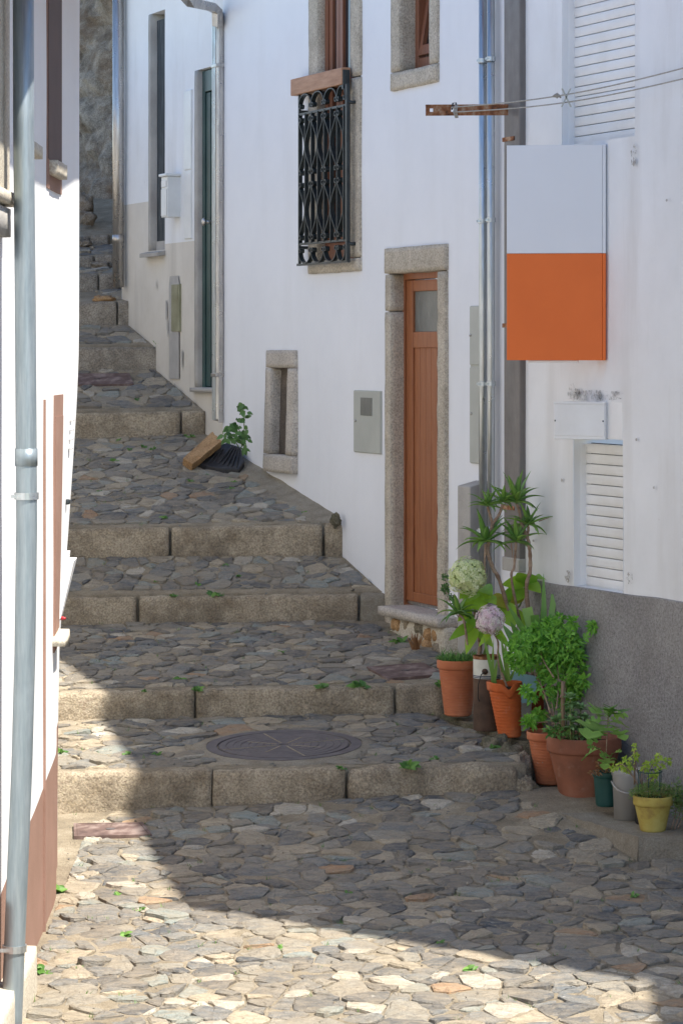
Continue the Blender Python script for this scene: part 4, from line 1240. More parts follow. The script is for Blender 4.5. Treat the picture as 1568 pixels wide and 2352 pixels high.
# twin galvanised pipes
def pipe(name, pts, r, mat, label, clips=(), cat='pipe', clipmat=None, group=None, seg=18, joints=()):
    pts = [Vector(p) for p in pts]
    t = thing(name, pts[-1], label, cat, group)
    m = MB(); m.tube(pts, r, seg, raw=True); m.build('pipe', mat, parent=t, smooth=True)
    def pt(z):
        for a, b in zip(pts, pts[1:]):
            if b.z <= z <= a.z: return a.lerp(b, (a.z - z) / (a.z - b.z))
        return pts[-1]
    for z in clips:
        p = pt(z); m = MB(); m.lathe((p.x, p.y, p.z), [(r + .001, -.012), (r + .006, -.012), (r + .006, .012), (r + .001, .012), (r + .001, -.012)], 20)
        m.box((p.x - r - .014, p.y - .004 - r, p.z - .006), (p.x - r * .2, p.y + .004 - r - .003, p.z + .006))
        m.build('clip', clipmat or ZINC, parent=t)
    for z in joints:
        p = pt(z); m = MB(); m.lathe((p.x, p.y, p.z), [(r, -.03), (r + .003, -.03), (r + .003, .03), (r, .03)], 20); m.build('collar', mat, parent=t, smooth=True)
    return t
def wallpipe(W, x, ytop, ybot, n):
    u = W.u(x, n); return [W.P(u, n, W.z(x, ytop, n)), W.P(u, n, W.z(x, (ytop + ybot) / 2, n)), W.P(u, n, W.z(x, ybot, n))]
cl = [WM.z(1110, y, .05) for y in (140, 508, 882, 1218)]
pipe('downpipe', wallpipe(WM, 1108.5, -80, 1440, .055), .0225, ZINC, 'left shiny galvanised pipe of the pair beside the brown steel column', cl)
pipe('downpipe', wallpipe(WM, 1127, -80, 1440, .045), .0195, ZINC, 'right, slightly thinner and duller galvanised pipe of the pair', [c + .003 for c in cl])
# brown steel column on the house corner
cu0 = WR.u(1155, .03); 
m = MB(WR.P)
cz0, cz1 = WR.z(1172, 1300), EZ - .1
cw = WR.u(1192, .035) - WR.u(1156, .035)
ca = WR.u(1156, .035)
m.box((ca, -.06, cz0), (ca + cw, .035, cz1))
t = thing('steel_column', WR.P(ca, 0, cz0), 'brown grey square steel downpipe on the corner of the old house', 'column')
m.build('shaft', BROWNSTEEL, parent=t, bevel=.006)
for y in (318, 747, 1166):
    z = WR.z(1172, y, .035)
    m = MB(WR.P); m.box((ca - .012, -.02, z - .012), (ca + cw * .7, .039, z + .010)); m.build('strap', RUST, parent=t, bevel=.002)
m = MB(WR.P); m.box((ca - .01, -.02, cz0 - .02), (ca + cw + .004, .042, cz0 + .05)); m.build('foot', CONCRETE, parent=t, bevel=.006)

# rusty bracket with clothes lines
sB = 446.0
b0, b1 = at(977, 253, 450), at(1158, 252, sB)
t = thing('rusty_bracket', b1, 'rusty perforated iron bar sticking out from the steel column', 'bracket')
m = MB(); h = .0285
holes_x = (.03, .155)
L = (b1 - b0).length; ux = (b1 - b0).normalized()
def FB(x, y, z): 
    p = b0 + ux * x; return (p.x, p.y + y, p.z + z)
m = MB(FB)
xs = [0, .022, .04, .10, .118, L + .02]
for a, b, hole in ((0, .022, 0), (.022, .040, 1), (.040, .138, 0), (.138, .156, 1), (.156, L + .02, 0)):
    if hole:
        m.box((a, 0, .009), (b, .005, h)); m.box((a, 0, -h), (b, .005, -.009))
    else: m.box((a, 0, -h), (b, .005, h))
m.box((0, .0051, h - .005), (L + .02, .045, h))
m.build('bar', RUST, parent=t)
m = MB(); hk = b0 + ux * .155
m.tube([hk + Vector((-.012, -.012, .0)), hk + Vector((-.008, -.014, .034)), hk + Vector((.008, -.012, .036)), hk + Vector((.012, -.010, .0)), hk + Vector((.0, -.012, -.03))], .004, 8, raw=True)
m.build('hook', IRON, parent=t, smooth=True)
ends = [(at(1036, 247, 450), at(1600, 148, 505)), (at(1040, 258, 450), at(1600, 173, 505))]
for k, (a, b) in enumerate(ends):
    a = a + Vector((0, -.012, 0)); pts = [a.lerp(b, j / 24) - Vector((0, 0, .035 * math.sin(math.pi * j / 24))) for j in range(25)]
    m = MB(); m.tube(pts, .0035, 6, raw=True)
    m.build('clothes_line', ROPE, smooth=True, origin=a, label=['upper taut clothes line with a knot, tied to the rusty bracket', 'lower plain clothes line tied to the rusty bracket'][k], cat='rope', group='clothes lines')
    if k == 0:
        kp = pts[11]; m = MB()
        for j in range(5):
            d = Vector((R.uniform(-.012, .012), R.uniform(-.006, .006), R.uniform(-.009, .009))); m.tube([kp + d + Vector((-.01, 0, -.006)), kp + d + Vector((0, -.008, .004)), kp + d + Vector((.01, 0, -.004))], .005, 6, raw=True)
        m.build('rope_knot', ROPE, smooth=True, origin=kp, label='small knot of rope on the upper clothes line', cat='knot')
    else:
        m = MB()
        for j in range(5):
            z0 = j * .007 - .02
            m.tube([a + Vector((.012 + j * .003, -.008, -.03)), a + Vector((.0 + j * .004, -.014, 0)), a + Vector((.01 + j * .003, -.006, .035))], .0032, 6, raw=True)
        m.build('rope_lashing', ROPE, smooth=True, origin=a, label='rope lashing wound round the rusty bracket', cat='rope')
pg = ends[0][0].lerp(ends[0][1], .495) - Vector((0, -.012 + .012, .035)); pg2 = ends[1][0].lerp(ends[1][1], .495) - Vector((0, .0, .035))
t = thing('clothes_peg', pg, 'grey clothes peg clipped across the two lines', 'clothes peg')
for sx in (-1, 1):
    m = MB(); m.hexa([pg + Vector((-.02 * sx - .004, -.02, .028)), pg + Vector((-.02 * sx + .004, -.02, .028)), pg + Vector((-.02 * sx + .004, -.008, .028)), pg + Vector((-.02 * sx - .004, -.008, .028)),
                      pg + Vector((.022 * sx - .004, -.02, -.06)), pg + Vector((.022 * sx + .004, -.02, -.06)), pg + Vector((.022 * sx + .004, -.008, -.06)), pg + Vector((.022 * sx - .004, -.008, -.06))])
    m.build('jaw', PANELGREY, parent=t)

# projecting sign, white over orange
sg = 474.5
t = thing('projecting_sign', at(1390, 828, sg), 'projecting sign box, blank white upper half over blank orange lower half', 'sign')
A0 = at(1163, 829, 473.4); A1 = at(1390, 826, 475.4)
dxs = Vector((A1.x - A0.x, A1.y - A0.y, 0)).normalized(); nrm = Vector((dxs.y, -dxs.x, 0))
W_ = Vector((A1.x - A0.x, A1.y - A0.y, 0)).length
def FS(x, y, z): p = Vector((A0.x, A0.y, 0)) + dxs * x - nrm * y; return (p.x, p.y, z)
zs0, zs1, zs2 = (A0.z + A1.z) / 2, zr(582, sg), zr(333, sg)
m = MB(FS); m.box((0, 0, zs1 + .0005), (W_ - .016, .11, zs2)); m.build('white_panel', SIGNWHITE, parent=t, bevel=.002)
m = MB(FS); m.box((0, 0, zs0), (W_ - .016, .11, zs1 - .0005)); m.build('orange_panel', ORANGE, parent=t, bevel=.002)
m = MB(FS); m.box((W_ - .015, -.002, zs0), (W_, .112, zs1 - .0005)); m.build('edge_trim', ORANGE, parent=t, bevel=.001)
m = MB(FS); m.box((W_ - .015, -.002, zs1 + .0005), (W_, .112, zs2)); m.build('edge_trim', SIGNWHITE, parent=t, bevel=.001)
m = MB(FS); m.box((.10, .02, zs0 - .012), (W_ * .72, .09, zs0 - .0005)); m.build('bottom_tray', PVC, parent=t, bevel=.002)
m = MB(FS); m.box((W_ + .0005, .03, zs0 + .1), (W_ + .035, .08, zs0 + .16)); m.box((W_ + .0005, .03, zs2 - .2), (W_ + .035, .08, zs2 - .14)); m.build('wall_arm', PVC, parent=t)

# white projecting box above the low shutter
t = thing('white_wall_box', at(1388, 1008, 470), 'small blank white box jutting out above the low roller shutter', 'box')
A0 = at(1270, 1008, 472); A1 = at(1388, 1011, 476)
dxs2 = Vector((A1.x - A0.x, A1.y - A0.y, 0)).normalized(); nr2 = Vector((dxs2.y, -dxs2.x, 0)); W2_ = (Vector((A1.x, A1.y)) - Vector((A0.x, A0.y))).length
def FW(x, y, z): p = Vector((A0.x, A0.y, 0)) + dxs2 * x - nr2 * y; return (p.x, p.y, z)
za, zb = (A0.z + A1.z) / 2, zr(924, 474)
m = MB(FW); m.box((0, .004, za), (W2_, .16, zb)); m.build('case', PVC, parent=t, bevel=.004)
m = MB(FW); m.box((.004, 0, za + .016), (W2_ - .004, .0035, zb - .008)); m.build('front_cover', PVC_DIRTY, parent=t, bevel=.002)
m = MB(FW); m.box((.0, -.002, zb - .006), (W2_, .02, zb + .001)); m.build('top_lip', PVC, parent=t)
for x in (.006, W2_ - .012):
    m = MB(FW); m.box((x, -.002, (za + zb) / 2 - .004), (x + .006, .001, (za + zb) / 2 + .004)); m.build('screw', IRON, parent=t)

# far house: mailbox, small flat cabinets, meter, downpipes
mbx0, mbx1 = WG.u(372, .16), WG.u(420, .03)
t = thing('mailbox', WG.P(WG.u(420), .0, WG.z(400, 497, .1)), 'white metal mailbox on the wall beside the green door', 'mailbox')
p0 = WG.u(385, .10); z0, z1 = WG.z(400, 496, .1), WG.z(400, 402, .1)
ulen = .14
m = MB(WG.P); m.box((p0 - ulen, -.02, z0), (p0, .10, z1)); m.build('case', ENAMEL, parent=t, bevel=.004)
m = MB(WG.P); m.box((p0 - ulen - .012, -.02, z1 + .001), (p0 + .012, .118, z1 + .022)); m.build('lid', ENAMEL, parent=t, bevel=.006)
m = MB(WG.P); m.box((p0 - ulen + .01, .1005, z0 + .01), (p0 - .01, .106, z1 - .09)); m.build('door', ENAMEL, parent=t, bevel=.002)
m = MB(WG.P); m.box((p0 - ulen + .02, .1005, z1 - .075), (p0 - .02, .108, z1 - .03)); m.build('slot_flap', PVC_DIRTY, parent=t, bevel=.002)
cabinet(WG, 422, 439, 207, 390, .012, 'upper flat white panel on the wall beside the green door', ENAMEL, name='wall_panel', cat='panel')
cabinet(WG, 422, 439, 392, 549, .012, 'lower flat white panel between the mailbox and the green door', ENAMEL, name='wall_panel', cat='panel')
cabinet(WG, 393, 412, 652, 762, .016, 'olive glass meter box set in a cement patch near the ground', OLIVE, name='gas_meter', cat='meter box', win=(395, 409, 656, 690))
u = WG.u(272, .06); n = .06
pts = [WG.P(u, n, WG.z(272, -60, n)), WG.P(u, n, WG.z(272, 660, n))]
pipe('round_downpipe', pts, .043, ZINC_OLD, 'thick round metal downpipe at the far corner of the green door house', (), joints=[WG.z(272, 549, n)], seg=28)
# rectangular downpipe with elbow between the two houses
ra = WM.u(488, .05); rb_ = ra + .085
t = thing('rectangular_downpipe', WM.P(ra, .05, WM.z(500, 975, .1)), 'rectangular folded metal downpipe with an elbow, ending above the tan slab', 'pipe')
zl, zh = WM.z(500, 968, .09), WM.z(500, 22, .09)
m = MB(WM.P); m.box((ra, .003, zl), (rb_ - .002, .05, zh)); m.build('shaft', ZINC_OLD, parent=t, bevel=.012)
m = MB(WM.P)
for k in range(3): m.box((ra + .006 + k * .025, .0505, zl + .005), (ra + .018 + k * .025, .056, zh)) 
m.build('front_ribs', ZINC, parent=t, bevel=.002)
m = MB(WM.P); m.box((rb_, .004, zl - .01), (rb_ + .010, .040, zh)); m.build('seam', ZINC_OLD, parent=t, bevel=.003)
for y in (145, 862):
    z = WM.z(500, y, .09); m = MB(WM.P); m.box((ra - .006, -.01, z - .012), (rb_ + .014, .060, z + .012)); m.build('clip', ZINC_OLD, parent=t, bevel=.003)
e0_, e1_ = Vector(WM.P((ra + rb_) / 2, .055, zh + .0)), at(428, 4, 345)
m = MB()
for (P, Q, w) in ((at(498, 40, 338), at(498, 12, 338), .043), ):
    pass
sect = [at(500, 60, 336.5), at(499, 26, 337), at(486, 16, 338), at(440, 6, 343), at(424, -8, 345), at(423, -90, 345)]
m.tube(sect, [.040, .040, .042, .044, .044, .044], 4, raw=True)
m.build('elbow', ZINC_OLD, parent=t, bevel=.004)
# left pipe in the sun
sL = 663.0
lp = [at(54, -90, sL), at(55, 300, sL), at(59, 700, sL), at(62, 1206, sL), at(58, 1500, sL), at(51, 1760, sL), at(41, 2000, sL), at(28, 2330, sL), at(26, 2400, sL)]
pipe('sunlit_downpipe', lp, .0365, ZINC_L, 'thick galvanised downpipe on the sunlit left house', [zr(1139, sL), zr(2178, sL)], seg=32, joints=[zr(1050, sL)])
# box, hook and bell on the left wall near its corner
t = thing('wall_box', FL(12.3, 0, zr(1420, 528)), 'pale tapered box fixed on the corner of the sunlit left house', 'box')
m = MB(FL); a, b = 12.2, 12.39
za, zb = lz(1418, 12.3), lz(1268, 12.3)
m.hexa([(a, -.02, za), (b, -.02, za), (b, .006, za), (a, .006, za), (a, -.02, zb), (b, -.02, zb), (b, .020, zb), (a, .020, zb)])
m.hexa([(a, .0062, za + .002), (b, .0062, za + .002), (b, .008, za + .002), (a, .008, za + .002), (a, .0202, zb - .03), (b, .0202, zb - .03), (b, .052, zb - .03), (a, .052, zb - .03)])
m.build('case', PVC, parent=t, bevel=.003)
m = MB(); c = Vector(FL(12.36, .012, lz(1423, 12.3))); m.tube([c + Vector((-.03, 0, 0)), c, c + Vector((.012, -.01, 0))], [.008, .008, .005], 12, raw=True); m.build('red_knob', simple('red_enamel', (.5, .03, .04), (.55, .05, .05), 5, .4), parent=t, smooth=True)
for k, (y, lab) in enumerate(((960, 'row of small white hinge pegs on the sunlit left wall'), (1150, 'single small hook on the sunlit left wall'))):
    m = MB(FL); z = lz(y, 12.25)
    for j in range(4 if k == 0 else 1): m.rblock((12.2, -.01, z - j * .04 - .015), (12.24, .02, z - j * .04 + .008), r=.006, d=.01, amp=.001)
    m.build('wall_peg', PVC if k == 0 else IRON, origin=FL(12.2, 0, z), label=lab, cat='peg')

# ------------------------------------------------------------------ covers in the paving
def slab_from_quad(q, name, mat, label, th=.012, up=.012, lbl2=None):
    cx = sum((p for p in q), Vector()) / 4
    m = MB(); top = [p + Vector((0, 0, up)) for p in q]
    # plane through the quad
    m.hexa([p - Vector((0, 0, th)) for p in top] + top)
    t = thing(name, cx, label, 'cover')
    m.build('lid', mat, parent=t, bevel=.003)
    m = MB()
    ctr = cx + Vector((0, 0, up))
    m2 = []
    for k in range(4):
        a, b = top[k], top[(k + 1) % 4]
        ao = a + (a - ctr).normalized() * .018; bo = b + (b - ctr).normalized() * .018
        m.hexa([a + Vector((0, 0, -.02)), b + Vector((0, 0, -.02)), bo + Vector((0, 0, -.02)), ao + Vector((0, 0, -.02)), a + Vector((0, 0, .001)), b + Vector((0, 0, .001)), bo + Vector((0, 0, .001)), ao + Vector((0, 0, .001))])
    m.build('frame', CASTRED, parent=t)
    m = MB(); m.tube([ctr + Vector((0, 0, -.004)), ctr + Vector((0, 0, .003))], .022, 16, raw=True); m.build('lifting_eye', CASTIRON, parent=t)
    return t
slab_from_quad(LIDS[0], 'service_cover', CASTRED, 'reddish rectangular service cover half in sun before the first step')
slab_from_quad(LIDS[1], 'service_cover', CASTRED, 'reddish square service cover beside the first flower pot')
slab_from_quad(LIDS[2], 'service_cover', CASTRED, 'purplish rectangular service cover high up the street')

# round manhole cover following the slope of its landing
sl = (G(MAN.x, MAN.y + .3) - G(MAN.x, MAN.y - .3)) / .6; slx = (G(MAN.x + .3, MAN.y) - G(MAN.x - .3, MAN.y)) / .6
tiltM = Matrix(((1, 0, 0), (0, 1, 0), (slx, sl, 1)))
mc = Vector((MAN.x, MAN.y, G(MAN.x, MAN.y) + .004))
t = thing('manhole_cover', mc, 'round dark cast iron manhole cover with concentric rings', 'manhole cover')
m = MB(); m.lathe(mc, [(MAN_R - .055, -.02), (MAN_R - .052, .010), (MAN_R, .010), (MAN_R, -.03)], 72, tilt=tiltM); m.build('frame', CASTIRON, parent=t)
prof = [(0, .0095)]
r0 = .02
Rl = MAN_R - .060
nr = 8
prof = [(0.0, .004), (.022, .004), (.026, .010)]
for k in range(nr):
    a = .03 + (Rl - .03) * k / nr; b = .03 + (Rl - .03) * (k + 1) / nr
    prof += [(a + .001, .010), (b - .007, .010), (b - .0055, .0075), (b - .001, .0075)]
prof += [(Rl, .010), (Rl, -.02)]
m = MB(); m.lathe(mc, prof, 72, tilt=tiltM); m.build('lid', CASTIRON, parent=t)
m = MB(); m.lathe(mc, [(Rl + .0005, .0035), (MAN_R - .0535, .0035)], 72, tilt=tiltM); m.build('dirt_ring', DIRT, parent=t)
for k in range(8):
    an = k * math.pi / 4 + .35
    d = Vector((math.cos(an), math.sin(an), 0)); sd = Vector((-d.y, d.x, 0))
    ra_, rb2 = (.04, Rl * .62) if k % 2 else (.04, Rl - .01)
    m = MB(); pts = []
    for z in (.004, .0108):
        for (rr, s_) in ((ra_, -1), (rb2, -1), (rb2, 1), (ra_, 1)):
            p = d * rr + sd * s_ * .0045; pts.append(mc + tiltM @ Vector((p.x, p.y, z)))
    m.hexa(pts); m.build('spoke', DIRT, parent=t)
m = MB()
an_ = 72
for k in range(an_):
    pass
m.lathe(mc, [(MAN_R + .001, .008), (MAN_R + .03, .006), (MAN_R + .075, -.004), (MAN_R + .08, -.03)], 60, tilt=tiltM, fn=lambda p, a: (p.x * (1 + .02 * math.sin(a * 5)), p.y * (1 + .02 * math.sin(a * 7)), p.z))
m.build('mortar_collar', LEDGE, parent=t, smooth=True)

# ------------------------------------------------------------------ ledges under the pots
m = MB(); ltz = ZC - 2.157
def in_wall(p, n=-.05):
    u = (Vector((p[0], p[1])) - WR.A).dot(WR.d); return WR.XY(u, n)
fa, fb = Vector((LEDGE_A.x, LEDGE_A.y)), Vector((LEDGE_B.x, LEDGE_B.y))
ld = (fb - fa).normalized()
start = fa - ld * .80
Nu, Nv = 60, 14
endw = Vector((wall_x(WR, fb.y, -.03), fb.y))
for k in range(Nu + 1):
    f = start.lerp(fb, k / Nu)
    Yk = f.y; w = Vector((wall_x(WR, Yk, -.03), Yk))
    for j in range(Nv + 1):
        t_ = j / Nv
        p = f.lerp(w, max(0, (t_ - .22) / .78))
        if t_ <= .22:
            z = lerp(-.5, ltz, min(1, t_ / .20))
            p = f - Vector((.03, 0)) * (1 - t_ / .22)
        else: z = ltz
        nz = noise.noise(Vector((p.x * 6, p.y * 6, 1))) * .010 + noise.noise(Vector((p.x * 20, p.y * 20, 2))) * .004
        m.vt((p.x + nz * .8, p.y + nz * .4, z + nz * (1 if t_ > .1 else 0)))
for k in range(Nu):
    for j in range(Nv):
        a = k * (Nv + 1) + j; m.face([a, a + Nv + 1, a + Nv + 2, a + 1])
c = len(m.v); row = [Nu * (Nv + 1) + j for j in range(3, Nv + 1)]
low = []
for i_ in row:
    v = m.v[i_]; low.append(m.vt((v.x - .004, v.y - .012, .0)))
midr = []
for a, b, a2, b2 in zip(row, row[1:], low, low[1:]): m.face([a, b, b2, a2])
m.build('pot_ledge', LEDGE, smooth=False, recalc=True, origin=(fb.x, fb.y, .1), label='low cement ledge along the roughcast wall carrying the lower pots', cat='ledge')
# upper kerb, mossy, carrying the first pots
m = MB(); ka, kb = Vector((KERB_A.x, KERB_A.y)), Vector((KERB_B.x, KERB_B.y))
kz = ZC - 1.905
for k in range(31):
    f = ka.lerp(kb, k / 30); xw = wall_x(WR, f.y, -.05) if f.y < 14.6 else wall_x(WM, f.y, -.05)
    ztp = kz - .035 * (k / 30)
    for j in range(12):
        t_ = j / 11
        if t_ < .25: p = Vector((f.x - .02 + .08 * t_, f.y - .04 * (1 - t_ * 4))); z = lerp(ztp - .35, ztp, t_ * 4)
        else: p = f.lerp(Vector((xw, f.y)), (t_ - .25) / .75); z = ztp
        nz = noise.noise(Vector((p.x * 8, p.y * 8, 4))) * .014
        m.vt((p.x + nz, p.y + nz, z + (nz * .7 if t_ < .3 else 0)))
for k in range(30):
    for j in range(11): a = k * 12 + j; m.face([a, a + 12, a + 13, a + 1])
m.face([30 * 12 + j for j in range(12)] + [m.vt((wall_x(WR, kb.y, -.05), kb.y, kz - .4)), m.vt((kb.x - .02, kb.y - .04, kz - .4))])
m.build('mossy_kerb', MOSSROCK, smooth=True, origin=(kb.x, kb.y, kz - .3), label='low mossy stone kerb carrying the upper pots', cat='kerb')
rn = random.Random(21)
rocks = [(1168, 1748, 470, .09, .08, 'mossy boulder under the leaning terracotta pot'), (1196, 1772, 473, .055, .085, 'dark boulder wedged between the broad step and the low ledge'), (1140, 1712, 466, .07, .05, 'small mossy stone at the kerb beside the rusty can'),
         (1204, 1806, 481, .045, .05, 'small dark stone at the end of the broad step'), (1222, 1812, 480, .04, .025, 'stone at the foot of the small ribbed pot')]
def boulder(p, rx, rz_, label, mat, seed, name='boulder', n=14, ry=None):
    m = MB()
    for a in range(n + 1):
        for b in range(2 * n):
            th, ph = math.pi * a / n, math.pi * b / n
            v = Vector((math.sin(th) * math.cos(ph), math.sin(th) * math.sin(ph), math.cos(th)))
            d = 1 + .45 * noise.noise(v * 1.6 + Vector((seed, 0, 0))) + .22 * noise.noise(v * 4 + Vector((seed, 0, 0))) + .08 * noise.noise(v * 11)
            m.vt((p.x + v.x * rx * d, p.y + v.y * (ry or rx * .8) * d, p.z + v.z * rz_ * d))
    for a in range(n):
        for b in range(2 * n):
            m.face([a * 2 * n + b, a * 2 * n + (b + 1) % (2 * n), (a + 1) * 2 * n + (b + 1) % (2 * n), (a + 1) * 2 * n + b])
    return m.build(name, mat, smooth=True, merge=True, origin=p, label=label, cat='rock')
for k, (x, y, s, rx, rz_, lab) in enumerate(rocks):
    boulder(at(x, y, s), rx, rz_, lab, [MOSSROCK, GRANITE, MOSSROCK, GRANITE, MOSSROCK][k], k * 3.3)
boulder(ground_at(372, 790) + Vector((0, -.0, .05)), .05, .085, 'small tan tumbled boulder standing against the cream wall', SANDSTONE, 41)
boulder(at(771, 1196, 376) + Vector((0, .05, .0)), .03, .045, 'small dark stump at the end of the open jointed step', MOSSROCK, 52, 'stump')
boulder(ground_at(238, 690) + Vector((0, 0, .01)), .08, .03, 'flat pale stone lying on the dark upper step', SANDSTONE, 61)

# tan slab and black ribbed tray at the foot of the rectangular downpipe
sT = 337.0
pa = [at(421, 1052, 345), at(442, 1066, 346), at(510, 1012, 343), at(488, 991, 338)]
m = MB(); ctr = sum(pa, Vector()) / 4
nv = (pa[1] - pa[0]).cross(pa[3] - pa[0]).normalized(); 
if nv.z < 0: nv = -nv
edge = []
for k in range(4):
    for j in range(6):
        p = pa[k].lerp(pa[(k + 1) % 4], j / 6); edge.append(p + (p - ctr).normalized() * noise.noise(p * 14) * .012)
tp = [m.vt(p) for p in edge]; bt = [m.vt(p - nv * .055 + Vector((0, .01, -.0))) for p in edge]
m.face(tp); m.face(bt[::-1])
for k in range(24): m.face([tp[k], bt[k], bt[(k + 1) % 24], tp[(k + 1) % 24]])
m.build('sandstone_slab', SANDSTONE, bevel=.004, origin=ctr, label='tan sandstone slab leaning below the rectangular downpipe', cat='slab')
tf = [ground_at(x, y) + Vector((0, 0, .030)) for (x, y) in ((449, 1072), (476, 1080), (512, 1086), (549, 1088))]
def behind(x, y, dy, f):
    Y = f.y + dy; return Vector(((x - CX) / F * Y, Y, ZC - (y - HZ) / F * Y))
tc = tf + [behind(561, 1057, .10, tf[3]), behind(553, 1027, .30, tf[3]), behind(520, 1016, .38, tf[2]), behind(490, 1030, .30, tf[1])]
t = thing('ribbed_tray', ground_at(510, 1080), 'black ribbed rubber ramp at the white wall foot', 'ramp')
m = MB(); tp = [m.vt(p) for p in tc]
bt = [m.vt(Vector((p.x, p.y, min(p.z - .03, G(p.x, p.y) - .02)))) for p in tc]
m.face(tp); m.face(bt[::-1])
for k in range(8): m.face([tp[k], bt[k], bt[(k + 1) % 8], tp[(k + 1) % 8]])
m.build('body', IRON_HOLE, parent=t, bevel=.006)
for k in range(9):
    f = (k + .5) / 9
    a = tc[0].lerp(tc[3], f); b = (tc[7] if f < .4 else tc[6]).lerp(tc[5], f)
    a = a.lerp(b, .06); b = a.lerp(b, .9)
    m = MB(); m.tube([a + Vector((0, 0, .002)), b + Vector((0, 0, .002))], .006, 6, raw=True); m.build('rib', IRON_HOLE, parent=t, smooth=True)

# ------------------------------------------------------------------ pots
def pot(name, x, ybase, s, rw, bw, ytop, mat, label, ribs=0, rim=.16, rimout=.10, seg=48, lean=(0, 0), chip=None, thick=.008, drop=.02, cat='flower pot', soilmat=None, soil=.12):
    c = at(x, ybase, s); H = (ybase - ytop) / s; rt, rb = rw / s / 2, bw / s / 2
    t = thing(name, c, label, cat, 'pots lined up along the wall')
    T = Matrix.Identity(3); T[0][2] = lean[0]; T[1][2] = lean[1]
    r1 = rt * (1 - rimout)
    zr_ = H * (1 - rim)
    prof = [(0, 0), (rb * .9, 0), (rb, .006)]
    N = ribs * 4 if ribs else 10
    for k in range(1, N + 1):
        f = k / N; z = .006 + (zr_ - .006) * f
        r = lerp(rb, r1, f) + (.0012 * (math.sin(f * ribs * 2 * math.pi)) if ribs else 0)
        prof.append((r, z))
    prof2 = [(r1 - .001, zr_ - .004), (rt * .985, zr_ + .003), (rt, zr_ + .010), (rt, H - .008), (rt * .985, H), (rt - thick, H - .001), (rt - thick - .004, H * (1 - soil) - .01)]
    fn = None
    if chip: fn = chip
    m = MB(); m.lathe(c, prof, seg, tilt=T); m.build('body', mat, parent=t, smooth=True)
    m = MB(); m.lathe(c, prof2, seg, tilt=T, fn=fn); m.build('rim', mat, parent=t, smooth=True)
    m = MB(); rs = rt - thick * .9
    m.lathe(c, [(0, H * (1 - soil) + .008), (rs * .6, H * (1 - soil) + .006), (rs, H * (1 - soil))], 24, tilt=T, fn=lambda p, a: (p.x, p.y, p.z + noise.noise(p * 30) * .008)); m.build('soil', soilmat or SOIL, parent=t, smooth=True)
    return c, H, rt
PA = pot('flower_pot', 1051, 1643, 446, 97, 62, 1514, TERRA, 'ribbed terracotta pot of fine grass on the kerb by the square cover', ribs=17)
# rusty oil can
c = at(1117, 1676, 455); t = thing('rusty_can', c, 'tall rusty metal can with a peeling white band, planted with hydrangea', 'can', 'pots lined up along the wall')
H = (1676 - 1505) / 455; r = 31 / 455
m = MB(); m.lathe(c, [(0, 0), (r * .97, 0), (r, .006), (r, H * .69), (r * 1.004, H * .70)], 40); m.build('body', RUST_D, parent=t, smooth=True)
m = MB(); m.lathe(c, [(r * 1.004, H * .7005), (r * 1.006, H * .72), (r * 1.006, H * .955)], 40); m.build('white_band', simple('peeling_enamel', (.28, .17, .09), (.62, .62, .55), 9, .5, c3=(.68, .68, .62), lo=.30, hi=.5), parent=t, smooth=True)
m = MB(); m.lathe(c, [(r * 1.006, H * .9555), (r * 1.02, H * .965), (r * 1.02, H), (r * .96, H), (r * .95, H * .93), (0, H * .94)], 40); m.build('rim', RUST, parent=t, smooth=True)
m = MB(); k0 = c + Vector((-.012, -r - .001, H * .80)); m.tube([k0 + Vector((0, .006, 0)), k0 + Vector((0, -.012, 0))], [.016, .013], 14, raw=True); m.build('bung', RUST_D, parent=t, smooth=True)
m = MB(); m.tube([k0 + Vector((0, -.012, 0)), k0 + Vector((-.02, -.02, -.012)), k0 + Vector((-.034, -.006, -.06)), k0 + Vector((-.036, .0, -.13)), k0 + Vector((-.03, .0, -.15))], .0025, 6, raw=True); m.build('wire', IRON, parent=t, smooth=True)
for z in (.735, .715):
    m = MB(); m.lathe(c, [(r * 1.008, H * z - .003), (r * 1.009, H * z + .002)], 40); m.build('blue_stripe', simple('blue_line', (.02, .04, .10), (.03, .05, .12), 5, .5), parent=t)
def chipC(p, a):
    f = math.exp(-((a - 4.9) / .22) ** 2) * .030 + math.exp(-((a - 3.6) / .3) ** 2) * -.004
    return (p.x * (1 + .05 * math.sin(3 * a)), p.y, p.z - f * (1 if p.z > .2 else .3))
PC = pot('flower_pot', 1170, 1692, 464, 82, 52, 1566, TERRA_O, 'bright orange plastic pot with a warped chipped rim leaning beside the can', ribs=14, lean=(-.10, 0), chip=chipC)
PF = pot('flower_pot', 1232, 1676, 453, 70, 60, 1572, TERRA_R, 'dark red brown plastic pot behind the blue board', ribs=0)
PD = pot('flower_pot', 1262, 1800, 473, 96, 62, 1679, TERRA, 'ribbed terracotta pot with slate chips beside the largest pot', ribs=15, lean=(-.05, 0))
PE = pot('flower_pot', 1340, 1838, 483, 172, 108, 1689, TERRA_B, 'largest weathered clay pot holding the bush', ribs=0, rim=.24, rimout=.07)
PG = pot('flower_pot', 1391, 1851, 497, 64, 48, 1771, POTGREEN, 'small dark green plastic pot against the clay pot', ribs=0, rim=.16, soil=.1)
PY = pot('flower_pot', 1498, 1909, 513, 91, 58, 1826, POTYELLOW, 'small yellow painted clay pot with ring support at the ledge end', ribs=0, rim=.27, rimout=.09)
PB = pot('flower_pot', 1474, 1892, 506, 40, 32, 1845, IRON_HOLE, 'small black plastic pot squeezed behind the yellow pot', ribs=0)
